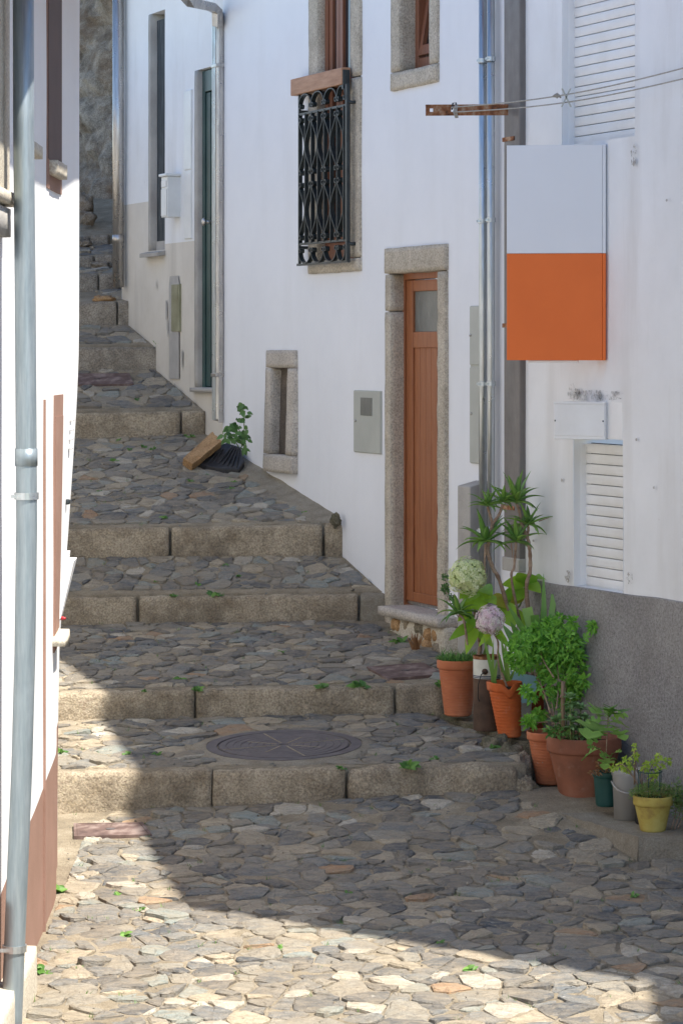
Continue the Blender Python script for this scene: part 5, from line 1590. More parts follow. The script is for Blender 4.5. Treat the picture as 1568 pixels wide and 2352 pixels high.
# slate chips in pot D
cD, HD, rD = PD
for k in range(6):
    p = cD + Vector((R.uniform(-.05, .05) - .01, R.uniform(-.06, .02), HD * .9)); m = MB()
    m.rblock((p.x - .025, p.y - .015, p.z), (p.x + .025, p.y + .015, p.z + .012), r=.005, d=.012, amp=.006, freq=30, seed=k)
    m.build('slate_chip', PAVING, origin=p, label='grey slate chip lying on the soil of the ribbed pot beside the clay pot', cat='stone', group='slate chips in the pot')
# cloudy bucket
BK, ntb, pb = base('cloudy_bucket')
setp(ntb, pb, (.62, .60, .57), .35, 0, .4)
tr = ntb.nodes.new('ShaderNodeBsdfTransparent'); mx = ntb.nodes.new('ShaderNodeMixShader'); mx.inputs[0].default_value = .58
ntb.links.new(pb.outputs[0], mx.inputs[1]); ntb.links.new(tr.outputs[0], mx.inputs[2]); ntb.links.new(mx.outputs[0], ntb.nodes['Material Output'].inputs[0])
c = at(1440, 1881, 502); H = 116 / 502; rt, rb = 36 / 502, 31 / 502
t = thing('plastic_bucket', c, 'cloudy translucent plastic bucket half full of dark soil', 'bucket')
m = MB(); m.lathe(c, [(0, .0), (rb, 0), (rt * .97, H * .86), (rt * 1.03, H * .87), (rt * 1.05, H), (rt * .99, H), (rt * .95, H * .86), (rb - .003, .004), (0, .004)], 44); m.build('body', BK, parent=t, smooth=True)
m = MB(); rs = lerp(rb, rt, .45) - .006
m.lathe(c, [(0, .006), (rb - .006, .006), (rs, H * .50), (rs * .7, H * .56), (0, H * .5)], 36, fn=lambda p, a: (p.x, p.y, p.z + (.018 * math.sin(a * 2 + 1) if p.z > .05 else 0))); m.build('soil', SOIL, parent=t, smooth=True)
m = MB(); m.tube([c + Vector((rt * 1.06 * math.cos(a), rt * 1.06 * math.sin(a) - .004, H * .80 - .055 * math.cos((a - 4.7)))) for a in [3.3 + .2 * k for k in range(15)]], .004, 8, raw=True); m.build('handle', BK, parent=t, smooth=True)
# blue board leaning in the pots
q = [at(1170, 1616, 459), at(1222, 1614, 459), at(1238, 1555, 457), at(1172, 1541, 457)]
m = MB(); m.hexa([p + Vector((0, -.004, 0)) for p in q] + [p + Vector((0, .006, 0)) for p in q]); m.build('blue_board', BLUEBOARD, bevel=.002, origin=q[0], label='pale blue board propped between the orange and red brown pots', cat='board')
m = MB(); q = [at(1186, 1680, 459), at(1216, 1680, 459), at(1222, 1600, 457), at(1182, 1600, 457)]
m.hexa([p + Vector((0, .008, 0)) for p in q] + [p + Vector((0, .03, 0)) for p in q]); m.build('cement_tile', CONCRETE, bevel=.003, origin=q[0], label='grey cement tile standing below the pale blue board', cat='tile')

# ------------------------------------------------------------------ plants
def leafmesh(m, p0, d, up, L, W, curl=.2, fold=.15, n=7, shape='ovate', twist=0.0):
    d = d.normalized(); sd = d.cross(up)
    if sd.length < 1e-4: sd = d.cross(Vector((1, 0, 0)))
    sd = sd.normalized(); upv = sd.cross(d).normalized()
    rows = []
    for k in range(n + 1):
        t = k / n
        if shape == 'ovate': w = math.sin(math.pi * min(1, t ** .75)) ** .8 * (1 - .15 * t)
        elif shape == 'blade': w = (1 - t ** 3) * .9 + .1 * (1 - t)
        elif shape == 'cut': w = 1.0 - .15 * (1 - t)
        else: w = math.sin(math.pi * t) ** .7
        if k == n and shape != 'cut': w = .02
        if k == 0 and shape == 'ovate': w = .10
        p = p0 + d * L * t - Vector((0, 0, 1)) * curl * L * t * t
        w *= W / 2
        rows.append([m.vt(p - sd * w + upv * fold * w), m.vt(p), m.vt(p + sd * w + upv * fold * w)])
    for A, B in zip(rows, rows[1:]):
        for j in range(2): m.face([A[j], A[j + 1], B[j + 1], B[j]])
def fleshy(m, p0, d, L, W, curl, n=9):
    """thick tapering aloe leaf"""
    d = d.normalized(); sd = d.cross(Vector((0, 0, 1)))
    sd = sd.normalized() if sd.length > 1e-3 else Vector((1, 0, 0))
    rows = []; p = p0.copy(); dr = d.copy()
    for k in range(n + 1):
        t = k / n; w = W / 2 * (1 - t ** 1.4) * (.8 + .4 * min(1, t * 4)) + .0006
        up = sd.cross(dr).normalized()
        rows.append([m.vt(p - sd * w + up * w * .25), m.vt(p + up * w * .05), m.vt(p + sd * w + up * w * .25), m.vt(p - up * w * .45)])
        dr = (dr + Vector((0, 0, -curl * (.4 + t)))).normalized()
        p = p + dr * (L / n)
    for A, B in zip(rows, rows[1:]):
        for j in range(4): m.face([A[j], A[(j + 1) % 4], B[(j + 1) % 4], B[j]])
def c3(x, y, s=450): return at((1120 + x / 4.126) * .8615, (1230 + y / 4.126) * .8615, s)
def c4(x, y, s=455): return at((1120 + x / 4.126) * .8615, (1680 + y / 4.126) * .8615, s)
def c5(x, y, s=480): return at((1380 + x / 2.94) * .8615, (1500 + y / 2.94) * .8615, s)

# tree aloe
soilF = PF[0] + Vector((0, 0, PF[1] * .85))
AL = thing('aloe_plant', soilF, 'tall branching tree aloe with bare stems and spiky rosettes', 'plant')
def stem(pts, r0, r1, par, mat=BARK, seg=8, name='stem', knob=.15):
    n = 14; out = []
    pts = [Vector(p) for p in pts]
    for k in range(n * (len(pts) - 1) + 1):
        i = min(k // n, len(pts) - 2); t = k / n - i
        a, b = pts[i], pts[i + 1]; pm, pn = pts[max(i - 1, 0)], pts[min(i + 2, len(pts) - 1)]
        p = .5 * ((2 * a) + (b - pm) * t + (2 * pm - 5 * a + 4 * b - pn) * t * t + (-pm + 3 * a - 3 * b + pn) * t ** 3)
        out.append(p)
    N = len(out)
    rad = [lerp(r0, r1, k / (N - 1)) * (1 + knob * math.sin(k * 2.1) * (1 if k % 2 else -.5)) for k in range(N)]
    m = MB(); m.tube(out, rad, seg, raw=True); return m.build(name, mat, parent=par, smooth=True)
sA = 449
stem([soilF + Vector((-.03, 0, 0)), c3(905, 1420, 457), c3(800, 1180, 457), c3(748, 1030, 457), c3(740, 960, 457), c3(760, 850, 457), c3(792, 690, 457)], .010, .0085, AL)
stem([c3(792, 690, 457), c3(765, 590, 457), c3(738, 500, 457)], .0075, .006, AL)
stem([c3(792, 690, 457), c3(865, 585, 457), c3(905, 465, 457)], .008, .0065, AL)
stem([c3(700, 1300, 458), c3(708, 1100, 457.5), c3(716, 910, 457.5)], .006, .006, AL)
stem([soilF + Vector((.0, .01, 0)), c3(1015, 1390, 456.5), c3(1032, 1150, 456.5), c3(1052, 890, 456.5)], .007, .006, AL)
stem([soilF + Vector((.02, .01, 0)), c3(1170, 1500, 456.5), c3(1205, 1200, 456), c3(1200, 970, 456), c3(1172, 830, 456), c3(1125, 720, 456), c3(1090, 560, 456), c3(1062, 470, 456)], .0105, .0075, AL)
stem([c3(1172, 830, 456), c3(1185, 760, 456), c3(1183, 700, 456)], .007, .006, AL)
stem([c4(520, 200, 458), c3(480, 1760, 458), c3(420, 1690, 458)], .006, .0055, AL)
ra = random.Random(3)
PXM = .8615 / 4.126 / 450
def rosette(c, n, L, W, el=(.1, 1.2), curl=.11, yaw0=0):
    for k in range(n):
        an = yaw0 + k * 2.399; e = lerp(el[0], el[1], (k / n)) + ra.uniform(-.12, .12)
        d = Vector((math.cos(an) * math.cos(e), math.sin(an) * math.cos(e), math.sin(e)))
        m = MB(); fleshy(m, c + d * .004, d, L * 1.3 * PXM * ra.uniform(.75, 1.15), W * 1.45 * PXM, curl * ra.uniform(.7, 1.5) * (1.25 - e * .5))
        m.build('aloe_leaf', ALOE, parent=AL, smooth=True)
rosette(c3(738, 485, 457), 13, 190, 38, yaw0=.2)
rosette(c3(908, 445, 457), 13, 190, 40, yaw0=1.1)
rosette(c3(1050, 440, 456), 17, 285, 52, (.0, 1.45), .08, .6)
rosette(c3(715, 880, 457), 16, 300, 58, (.0, 1.3), .10, 2.0)
rosette(c3(1055, 880, 456.5), 14, 250, 50, (.0, 1.35), .09, .9)
rosette(c3(1184, 690, 456), 14, 235, 42, (.0, 1.3), .10, .3)
rosette(c3(415, 1670, 458), 14, 230, 42, (-.05, 1.2), .14, .8)
for (a, b) in (((1060, 460), (1110, 350)), ((1300, 660), (1450, 598)), ((1000, 900), (1015, 1085))):
    p, q = c3(*a, 456), c3(*b, 456); m = MB(); fleshy(m, p, q - p, (q - p).length, 22 * PXM, .03); m.build('dry_leaf', DRIED, parent=AL, smooth=True)

# hydrangea in the can
HY = thing('hydrangea', c4(640, 260, 455), 'hydrangea with a round green white flower head and broad leaves in the rusty can', 'plant')
stem([c4(650, 270, 455), c4(655, 150, 455), c4(630, 30, 455), c3(600, 1700, 455), c3(590, 1500, 455), c3(540, 1400, 456)], .011, .004, HY)
stem([c4(700, 270, 455), c3(760, 1900, 454), c3(900, 1700, 453), c3(1080, 1600, 452), c3(1130, 1440, 452), c3(1150, 1350, 452)], .006, .003, HY, STEMG)
stem([c3(590, 1500, 455), c3(680, 1440, 455), c3(760, 1470, 456)], .004, .003, HY, STEMG)
LV = [((1150, 1350), (905, 1340), 120), ((1150, 1335), (1060, 1205), 115), ((1165, 1340), (1295, 1260), 115), ((1165, 1350), (1310, 1430), 125), ((1250, 1270), (1425, 1290), 60), ((1105, 1440), (880, 1490), 115),
      ((1130, 1450), (1000, 1570), 105), ((700, 1420), (640, 1590), 165), ((640, 1480), (465, 1630), 140), ((780, 1480), (940, 1600), 120), ((890, 1580), (1015, 1790), 175), ((590, 1800), (345, 1940), 95), ((610, 1830), (520, 2070), 100),
      ((680, 1380), (780, 1460), 115), ((1010, 1640), (1130, 1810), 110), ((500, 1690), (590, 1800), 85), ((620, 1850), (770, 2010), 95), ((540, 1420), (440, 1500), 90), ((560, 1440), (690, 1640), 130), ((720, 1560), (560, 1600), 110),
      ((950, 1600), (820, 1760), 120), ((1000, 1500), (900, 1640), 130), ((620, 1430), (520, 1530), 120), ((1150, 1400), (1060, 1520), 120), ((700, 1500), (820, 1560), 130), ((560, 1640), (430, 1740), 90), ((1160, 1360), (1100, 1290), 90), ((1180, 1380), (1440, 1400), 90)]
for k, (a, b, w) in enumerate(LV):
    dz_ = ra.uniform(-1, 1); sa_ = 455 if a[0] < 1000 else 452
    p = c3(a[0], a[1], sa_); q = c3(b[0], b[1], sa_ + ra.uniform(1.0, 4.0))
    d = q - p; L = d.length
    up = Vector((ra.uniform(-.4, .4), -1.2, ra.uniform(.3, 1.0)))
    m = MB(); leafmesh(m, p, d + Vector((0, 0, .18 * L)), up, L * 1.08, w * PXM * 1.4, .22, .18, 8)
    m.build('leaf', HYDY if k in (9, 6) else HYDL, parent=HY, smooth=True)
    mb = MB(); 
def mophead(par, c, rx, rz_, mat, n, seed, sz):
    m = MB(); r_ = random.Random(seed)
    for k in range(n):
        y = 1 - 2 * (k + .5) / n; th = k * 2.39996
        v = Vector((math.cos(th) * math.sqrt(1 - y * y), math.sin(th) * math.sqrt(1 - y * y), y)).normalized()
        if v.y > .55: continue
        rr = (1 if k % 3 else .84) + .30 * noise.noise(v * 2.2 + Vector((seed, 0, 0))) + r_.uniform(-.06, .06)
        p = c + Vector((v.x * rx, v.y * rx * .9, v.z * rz_)) * rr
        nrm_ = (v + Vector((r_.uniform(-.32, .32), r_.uniform(-.32, .32), r_.uniform(-.32, .32)))).normalized()
        a = nrm_.cross(Vector((.3, .2, 1))).normalized(); b = nrm_.cross(a)
        s0 = sz * r_.uniform(.8, 1.2); ro = r_.uniform(0, 1.57)
        for j in range(4):
            an = ro + j * math.pi / 2
            e = a * math.cos(an) + b * math.sin(an); f = a * -math.sin(an) + b * math.cos(an)
            q = [p + nrm_ * 0, p + e * s0 * .62 - f * s0 * .44 + nrm_ * s0 * .10, p + e * s0 * .95 + nrm_ * s0 * r_.uniform(-.25, .1), p + e * s0 * .62 + f * s0 * .44 + nrm_ * s0 * .10]
            if j == 0: cen = m.vt(p)
            ids = [cen] + [m.vt(w) for w in q[1:]]; m.face([ids[0], ids[1], ids[2]]); m.face([ids[0], ids[2], ids[3]])
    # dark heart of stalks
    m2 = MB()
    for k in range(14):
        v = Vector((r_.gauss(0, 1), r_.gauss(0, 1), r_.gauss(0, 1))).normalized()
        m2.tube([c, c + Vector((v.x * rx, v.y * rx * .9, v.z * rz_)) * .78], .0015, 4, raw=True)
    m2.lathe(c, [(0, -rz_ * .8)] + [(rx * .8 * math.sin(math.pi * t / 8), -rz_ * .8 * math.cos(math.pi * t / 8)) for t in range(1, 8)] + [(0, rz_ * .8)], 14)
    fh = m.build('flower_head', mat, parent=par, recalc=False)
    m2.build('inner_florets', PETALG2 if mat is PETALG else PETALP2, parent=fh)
    return fh
mophead(HY, c3(515, 1262, 459), 195 * PXM, 185 * PXM, PETALG, 400, 2, .0150)
HP = thing('hydrangea', c4(860, 540, 464), 'hydrangea with a round pale pink flower head in the chipped orange pot', 'plant')
soilC = PC[0] + Vector((-.02, 0, PC[1] * .86))
stem([soilC + Vector((.015, 0, -.01)), c4(860, 350, 463), c4(850, 120, 462), c3(770, 1850, 462)], .006, .004, HP)
mophead(HP, c3(762, 1745, 464), 142 * PXM, 150 * PXM, PETALP, 330, 7, .0122)
for (a, b, w) in (((800, 1850), (640, 1990), 80), ((830, 1880), (980, 2010), 90), ((790, 1830), (930, 1900), 80)):
    p, q = c3(*a, 462), c3(*b, 464); m = MB(); leafmesh(m, p, q - p, Vector((0, -1, .6)), (q - p).length, w * PXM, .2, .2); m.build('leaf', HYDL, parent=HP, smooth=True)
# iris fans
IR = thing('iris_plant', soilF + Vector((.03, -.02, 0)), 'clump of broad upright sword leaves, several cut short, behind the bush', 'plant')
base_i = c3(1300, 2050, 462)
BL = [((1330, 2000), (1345, 1490), 62, 0), ((1380, 2000), (1352, 1232), 70, 0), ((1430, 2000), (1470, 1465), 66, 1), ((1250, 2000), (1170, 1610), 115, 1), ((1290, 2000), (1255, 1690), 95, 1), ((1400, 2000), (1500, 1720), 90, 1),
      ((1500, 2000), (1590, 1660), 85, 1), ((1540, 2000), (1690, 1710), 70, 0), ((1200, 2000), (950, 1560), 75, 0), ((1150, 2050), (985, 1760), 90, 0), ((1100, 2080), (900, 1790), 95, 0)]
for (a, b, w, cut) in BL:
    p = c3(a[0], a[1], 461 + ra.uniform(-1, 1)); q = c3(b[0], b[1], 460 + ra.uniform(-2, 3)); p = p.lerp(base_i, .25) if a[1] < 2040 else p
    m = MB(); leafmesh(m, p, q - p, Vector((ra.uniform(-.4, .4), -1, .1)), (q - p).length, w * PXM, .0, .12, 9, 'cut' if cut else 'blade'); m.build('blade', IRISL, parent=IR, smooth=True)
# iris in the orange pot
IR2 = thing('iris_plant', soilC, 'slim upright sword leaves growing in the chipped orange pot', 'plant')
for (a, b, w) in (((790, 600), (800, 100), 34), ((800, 590), (845, 330), 46), ((820, 590), (690, 60), 44), ((930, 560), (850, 200), 36), ((960, 560), (930, 130), 60), ((990, 540), (1040, 420), 30), ((970, 560), (880, 60), 50)):
    p, q = c4(*a, 463), c4(*b, 465); m = MB(); leafmesh(m, p, q - p, Vector((ra.uniform(-.3, .3), -1, .1)), (q - p).length, w * PXM, 0, .15, 8, 'blade'); m.build('blade', IRISL, parent=IR2, smooth=True)

def cloud(m, pts, n, sz, rnd, trif=3, drop=.2, wd=.23):
    """small leaves spread through a volume; pts: list of (centre, radius vector)"""
    for k in range(n):
        c, r = rnd.choice(pts)
        while True:
            v = Vector((rnd.uniform(-1, 1), rnd.uniform(-1, 1), rnd.uniform(-1, 1)))
            if .15 < v.length < 1: break
        p = c + Vector((v.x * r[0], v.y * r[1], v.z * r[2]))
        d0 = (Vector((v.x, v.y - .35, v.z * .5 + .2)) + Vector((rnd.uniform(-.6, .6), rnd.uniform(-.6, .6), rnd.uniform(-.5, .5)))).normalized()
        up = Vector((rnd.uniform(-.8, .8), -.9 + rnd.uniform(-.6, .6), .5 + rnd.uniform(-.5, .5))).normalized()
        sd = d0.cross(up).normalized()
        for j in range(trif):
            a = (j - (trif - 1) / 2) * .95
            d = (d0 * math.cos(a) + sd * math.sin(a)).normalized(); L = sz * rnd.uniform(.7, 1.3); w = L * wd
            s2 = d.cross(up).normalized()
            q = [p, p + d * L * .5 - s2 * w + up * w * .25, p + d * L - Vector((0, 0, 1)) * L * drop, p + d * L * .5 + s2 * w + up * w * .25]
            i = [m.vt(x) for x in q]; m.face([i[0], i[1], i[2]]); m.face([i[0], i[2], i[3]])
soilE = PE[0] + Vector((0, 0, PE[1] * .88))
BU = thing('leafy_bush', soilE + Vector((-.06, 0, 0)), 'bright green small leaved bush growing from the largest clay pot', 'bush')
rb2 = random.Random(17)
vol = []
for (x, y, rx, rz_) in ((300, 560, 130, 70), (170, 640, 150, 80), (400, 640, 120, 110), (60, 690, 110, 80), (300, 740, 170, 110), (450, 760, 80, 120), (20, 800, 70, 40), (430, 900, 60, 60), (260, 820, 110, 70), (440, 1000, 45, 60), (330, 900, 130, 80), (230, 930, 70, 70), (400, 970, 80, 70), (330, 1090, 60, 60), (250, 1000, 60, 70), (90, 1250, 40, 25), (170, 1190, 35, 20), (20, 640, 70, 80), (560, 560, 25, 60)):
    c = c5(x, y, 468 + rb2.uniform(-5, 5)); vol.append((c, Vector((rx, 0, rz_)) * (1.22 * .8615 / 2.94 / 468) + Vector((0, .07, 0))))
big = [(c5(265, 665, 468), Vector((255, 0, 185)) * (.8615 / 2.94 / 468) + Vector((0, .09, 0)))]
m = MB(); cloud(m, vol, 560, .035, rb2, 3, .15, .20); cloud(m, big, 400, .035, rb2, 3, .15, .20)
for (x, y) in ((560, 420), (590, 500), (610, 770), (600, 640), (520, 470), (430, 470), (330, 450), (-40, 640), (-60, 720), (60, 560), (150, 520), (520, 930), (470, 1010), (60, 1000), (110, 1060), (240, 470)):
    cc = c5(x, y, 470 + rb2.uniform(-5, 6)); cloud(m, [(cc, Vector((.016, .02, .022)))], 16, .032, rb2, 3, .15, .20)
fo = m.build('foliage', BUSHL, parent=BU, recalc=False, kind='stuff')
for (a, b) in (((300, 1280), (270, 900)), ((310, 1270), (330, 1050)), ((290, 1270), (180, 1000)), ((320, 1280), (380, 860)), ((270, 1270), (200, 1180)), ((300, 1150), (290, 700)), ((330, 1060), (440, 700)), ((250, 1180), (90, 800)), ((280, 900), (160, 640)), ((230, 1250), (90, 1260))):
    p, q = c5(*a, 474), c5(*b, 468); mdl = p.lerp(q, .5) + Vector((rb2.uniform(-.015, .015), rb2.uniform(-.015, .015), 0)); stem([p, mdl, q], .0045, .002, BU, BARK, 6, 'twig')
m = MB(); m.tube([c5(355, 1320, 486), c5(352, 1120, 486), c5(350, 930, 485)], [.0095, .009, .008], 10, raw=True); m.build('plant_stake', WOOD_GREY, smooth=True, origin=c5(355, 1320, 486), label='plain wooden stake stuck in the largest clay pot', cat='stake')
# grey green succulent shoots in pot E
SE = thing('sedum_plant', soilE + Vector((.02, -.05, 0)), 'grey green leafy shoots at the front of the largest clay pot', 'plant')
def whorl(m, c, n, L, W, rnd, el0=0.0, el1=1.3, shape='ovate'):
    for k in range(n):
        an = k * 2.4 + rnd.uniform(-.2, .2); e = lerp(el0, el1, k / n)
        d = Vector((math.cos(an) * math.cos(e), math.sin(an) * math.cos(e), math.sin(e)))
        leafmesh(m, c, d, Vector((0, 0, 1)), L * rnd.uniform(.75, 1.15) * (1 - .35 * k / n), W, .15, .25, 4, shape)
for (x, y) in ((410, 1060), (430, 1130), (380, 1170), (490, 1150), (410, 1240), (470, 1260), (330, 1230), (520, 1230), (440, 1310), (500, 1320), (400, 1330), (290, 1250)):
    m = MB(); c = c5(x, y, 486 + ra.uniform(-3, 3)); whorl(m, c, 16, .060, .028, ra); whorl(m, c - Vector((0, 0, .03)), 9, .052, .023, ra, -.2, .5)
    m.build('shoot', SEDUML, parent=SE, recalc=False)
    stem([Vector((c.x, c.y, soilE.z - .01)), c], .004, .003, SE, STEMG, 6)
m = MB(); cloud(m, [(c5(300, 1330, 487), Vector((.05, .04, .018)))], 70, .03, ra, 1); m.build('clover', WEEDL, parent=SE, recalc=False, kind='stuff')
# lobed-leaf plant in green pot
soilG = PG[0] + Vector((0, 0, PG[1] * .88))
CH = thing('chrysanthemum', soilG, 'single stemmed plant with deeply lobed leaves in the small green pot', 'plant')
c6 = lambda x, y, s=500: at((1560 + x / 5.88) * .8615, (1850 + y / 5.88) * .8615, s)
stem([soilG, c6(325, 900, 499), c6(335, 620, 498), c6(355, 350, 497)], .0035, .002, CH, BARK, 6)
stem([c6(300, 1130, 499), c6(240, 900, 499), c6(130, 830, 502)], .0025, .0018, CH, STEMG, 6)
stem([soilG, c6(390, 1000, 501), c6(420, 930, 502)], .0025, .0018, CH, STEMG, 6)
def lobed(m, p, d, up, L, W):
    d = d.normalized(); sd = d.cross(up).normalized(); uv = sd.cross(d)
    prof = [(0, .03), (.30, .05), (.34, .30), (.44, .42), (.46, .16), (.56, .22), (.60, .50), (.74, .56), (.70, .22), (.80, .24), (.88, .36), (.96, .22), (1.0, .0)]
    mid = []; Lf = []; Rt = []
    for (t, w) in prof:
        q = p + d * L * t - Vector((0, 0, 1)) * L * .28 * t * t
        mid.append(m.vt(q)); Lf.append(m.vt(q - sd * W * w + uv * W * w * .3)); Rt.append(m.vt(q + sd * W * w + uv * W * w * .3))
    for k in range(len(prof) - 1):
        m.face([mid[k], mid[k + 1], Lf[k + 1], Lf[k]]); m.face([mid[k], Rt[k], Rt[k + 1], mid[k + 1]])
CL = [((355, 350), (120, 200), 1), ((355, 340), (370, 135), 1), ((360, 345), (545, 175), 1), ((360, 400), (640, 300), 1), ((355, 420), (20, 430), 1), ((350, 450), (600, 440), .9), ((345, 500), (60, 540), 1), ((340, 560), (585, 640), 1),
      ((335, 600), (160, 620), .9), ((345, 380), (230, 300), .9), ((345, 520), (430, 480), .8), ((240, 850), (0, 960), 1), ((180, 840), (40, 820), .9), ((420, 940), (550, 880), .8), ((400, 980), (250, 930), .8), ((390, 1020), (500, 1030), .7), ((380, 1000), (300, 1080), .7),
      ((300, 640), (60, 720), 1), ((360, 360), (300, 190), .9), ((360, 370), (470, 230), .9)]
for (a, b, k_) in CL:
    p, q = c6(*a, 499 + ra.uniform(-2, 2)), c6(*b, 500 + ra.uniform(-6, 8)); m = MB(); L = (q - p).length * 1.15
    lobed(m, p, q - p + Vector((0, 0, .12 * L)), Vector((ra.uniform(-.3, .3), -.8, 1)), L, L * .52 * k_); m.build('leaf', CHRYL, parent=CH, recalc=False, smooth=True)
DS = thing('dried_shoots', soilG + Vector((-.02, -.02, 0)), 'dried brown shoots hanging over the small green pot rim', 'plant')
m = MB(); cloud(m, [(c6(140, 1240, 503), Vector((.022, .012, .010))), (c6(210, 1130, 502), Vector((.010, .01, .02))), (c6(320, 1180, 500), Vector((.02, .02, .008)))], 70, .014, ra, 2)
m.build('leaves', DRIED, parent=DS, recalc=False); stem([soilG, c6(230, 1190, 502), c6(90, 1260, 504)], .003, .002, DS, BARK, 6); stem([soilG, c6(230, 1170, 502), c6(195, 1070, 503)], .002, .0015, DS, BARK, 6)
# yellow pot: feathery mound, ring support, climbing sprigs
soilY = PY[0] + Vector((0, 0, PY[1] * .95))
FE = thing('feathery_plant', soilY, 'mound of feathery green foliage browning at the edges in the yellow pot', 'plant')
m = MB(); rf = random.Random(9)
for k in range(520):
    an = rf.uniform(0, 6.283); rr = math.sqrt(rf.random()) * .098
    p = soilY + Vector((math.cos(an) * rr * 1.08, math.sin(an) * rr * .8, .010 + .045 * (1 - (rr / .1) ** 2) + rf.uniform(-.025, .012)))
    for j in range(6):
        d = Vector((rf.uniform(-1, 1), rf.uniform(-1, 1), rf.uniform(-.2, 1))).normalized(); L = rf.uniform(.010, .020)
        s2 = d.cross(Vector((0, 0, 1)) if abs(d.z) < .9 else Vector((1, 0, 0))).normalized() * .0022
        i = [m.vt(p - s2), m.vt(p + s2), m.vt(p + d * L)]; m.face(i)
m.build('foliage', FEATHER, parent=FE, recalc=False, kind='stuff')
FE2 = thing('feathery_plant', at(1556, 1880, 513), 'feathery green foliage spilling past the yellow pot at the wall foot', 'plant')
m = MB()
for k in range(420):
    p = at(1560, 1835, 512) + Vector((rf.gauss(0, .030), rf.gauss(0, .03), rf.gauss(0, .036)))
    for j in range(6):
        d = Vector((rf.uniform(-1, 1), rf.uniform(-1, 1), rf.uniform(-.2, 1))).normalized(); L = rf.uniform(.010, .022)
        s2 = d.cross(Vector((0, 0, 1)) if abs(d.z) < .9 else Vector((1, 0, 0))).normalized() * .0022
        m.face([m.vt(p - s2), m.vt(p + s2), m.vt(p + d * L)])
m.build('foliage', FEATHER, parent=FE2, recalc=False, kind='stuff')
for (a, b) in (((1540, 1905), (1552, 1840)), ((1548, 1905), (1566, 1830)), ((1555, 1903), (1575, 1845))):
    stem([at(*a, 512), at((a[0] + b[0]) / 2 + 3, (a[1] + b[1]) / 2, 512), at(*b, 512)], .003, .002, FE2, BARK, 6)
t = thing('ring_support', soilY, 'dark green wire ring support in the yellow pot', 'plant support')
rc = soilY + Vector((-.012, .01, .112)); rr = .054
m = MB(); m.tube([rc + Vector((rr * math.cos(a * .2618), rr * math.sin(a * .2618), 0)) for a in range(25)], .0025, 6, raw=True, caps=False); m.build('ring', POTGREEN, parent=t, smooth=True)
for k in range(6):
    a = k * 1.047 + .3; p = rc + Vector((rr * math.cos(a), rr * math.sin(a), 0)); m = MB(); m.tube([p, Vector((p.x, p.y, soilY.z - .02))], .002, 6, raw=True); m.build('leg', POTGREEN, parent=t, smooth=True)
YS = thing('climbing_plant', soilY + Vector((0, .01, 0)), 'sparse yellow green climbing sprigs winding through the wire ring', 'plant')
for (pts) in ([(900, 1500), (800, 1200), (650, 1020)], [(900, 1500), (790, 1100), (770, 840)], [(950, 1500), (1000, 1200), (1130, 990)], [(950, 1500), (1080, 1250), (1290, 1050)], [(900, 1500), (880, 1250), (950, 1120)], [(980, 1500), (1040, 1350), (1070, 1250)], [(870, 1500), (700, 1250), (600, 1140)], [(870, 1500), (620, 1130), (440, 1150)]):
    P = [c6(x, y, 512 + ra.uniform(-3, 3)) for (x, y) in pts]; stem(P, .0022, .0014, YS, BARK, 5)
    m = MB(); 
    cloud(m, [(P[2], Vector((.009, .009, .011))), (P[1].lerp(P[2], .5), Vector((.010, .010, .010)))], 26, .019, ra, 2); m.build('leaves', YELLL, parent=YS, recalc=False)
m = MB(); p = c6(725, 1137, 513); 
for k in range(6): 
    d = Vector((math.cos(k), -.6, math.sin(k))); s2 = Vector((-math.sin(k), 0, math.cos(k))) * .0025; m.face([m.vt(p - s2), m.vt(p + s2), m.vt(p + d * .006)])
m.build('purple_flower', simple('purple_petal', (.30, .02, .38), (.36, .03, .42), 5, .6), parent=YS, recalc=False)
m = MB(); m.tube([c6(765, 1420, 509), c6(768, 1100, 509), c6(772, 800, 508)], .004, 8, raw=True); m.build('plant_stake', WOOD_GREY, smooth=True, origin=c6(765, 1400, 509), label='thin pinkish stick standing behind the yellow pot', cat='stake')
# fine grass in first pot
soilA = PA[0] + Vector((0, 0, PA[1] * .95))
GA = thing('pot_grass', soilA, 'fine low grass filling the ribbed pot by the square cover', 'grass plant')
m = MB()
for k in range(900):
    an = rf.uniform(0, 6.283); rr = math.sqrt(rf.random()) * .098; p = soilA + Vector((math.cos(an) * rr, math.sin(an) * rr, -.005))
    L = rf.uniform(.025, .06) if rf.random() < .88 else rf.uniform(.06, .10); d = Vector((rf.gauss(0, .45), rf.gauss(0, .45), 1)).normalized(); s2 = Vector((rf.uniform(-1, 1), rf.uniform(-1, 1), 0)).normalized() * .0026
    q = p + d * L * .6; e = p + d * L + Vector((d.x, d.y, -.2)) * L * .2
    i = [m.vt(p - s2), m.vt(p + s2), m.vt(q + s2 * .8), m.vt(q - s2 * .8), m.vt(e)]; m.face([i[0], i[1], i[2], i[3]]); m.face([i[3], i[2], i[4]])
m.build('blades', GRASSL, parent=GA, recalc=False, kind='stuff')
# thin grey sprig beside the door jamb
SG = thing('rosemary_sprig', at(1030, 1490, 448), 'thin dark needle leaved sprig beside the green white flower head', 'plant')
for (pts) in ([(440, 1750), (330, 1560), (270, 1270)], [(430, 1740), (300, 1500), (265, 1390)], [(450, 1750), (400, 1600), (350, 1500)]):
    P = [c3(x, y, 452) for (x, y) in pts]; stem(P, .0022, .0014, SG, BARK, 5)
    m = MB(); cloud(m, [(P[2], Vector((.012, .01, .02))), (P[1].lerp(P[2], .6), Vector((.012, .01, .02)))], 34, .014, ra, 3); m.build('leaves', WEEDD, parent=SG, recalc=False)

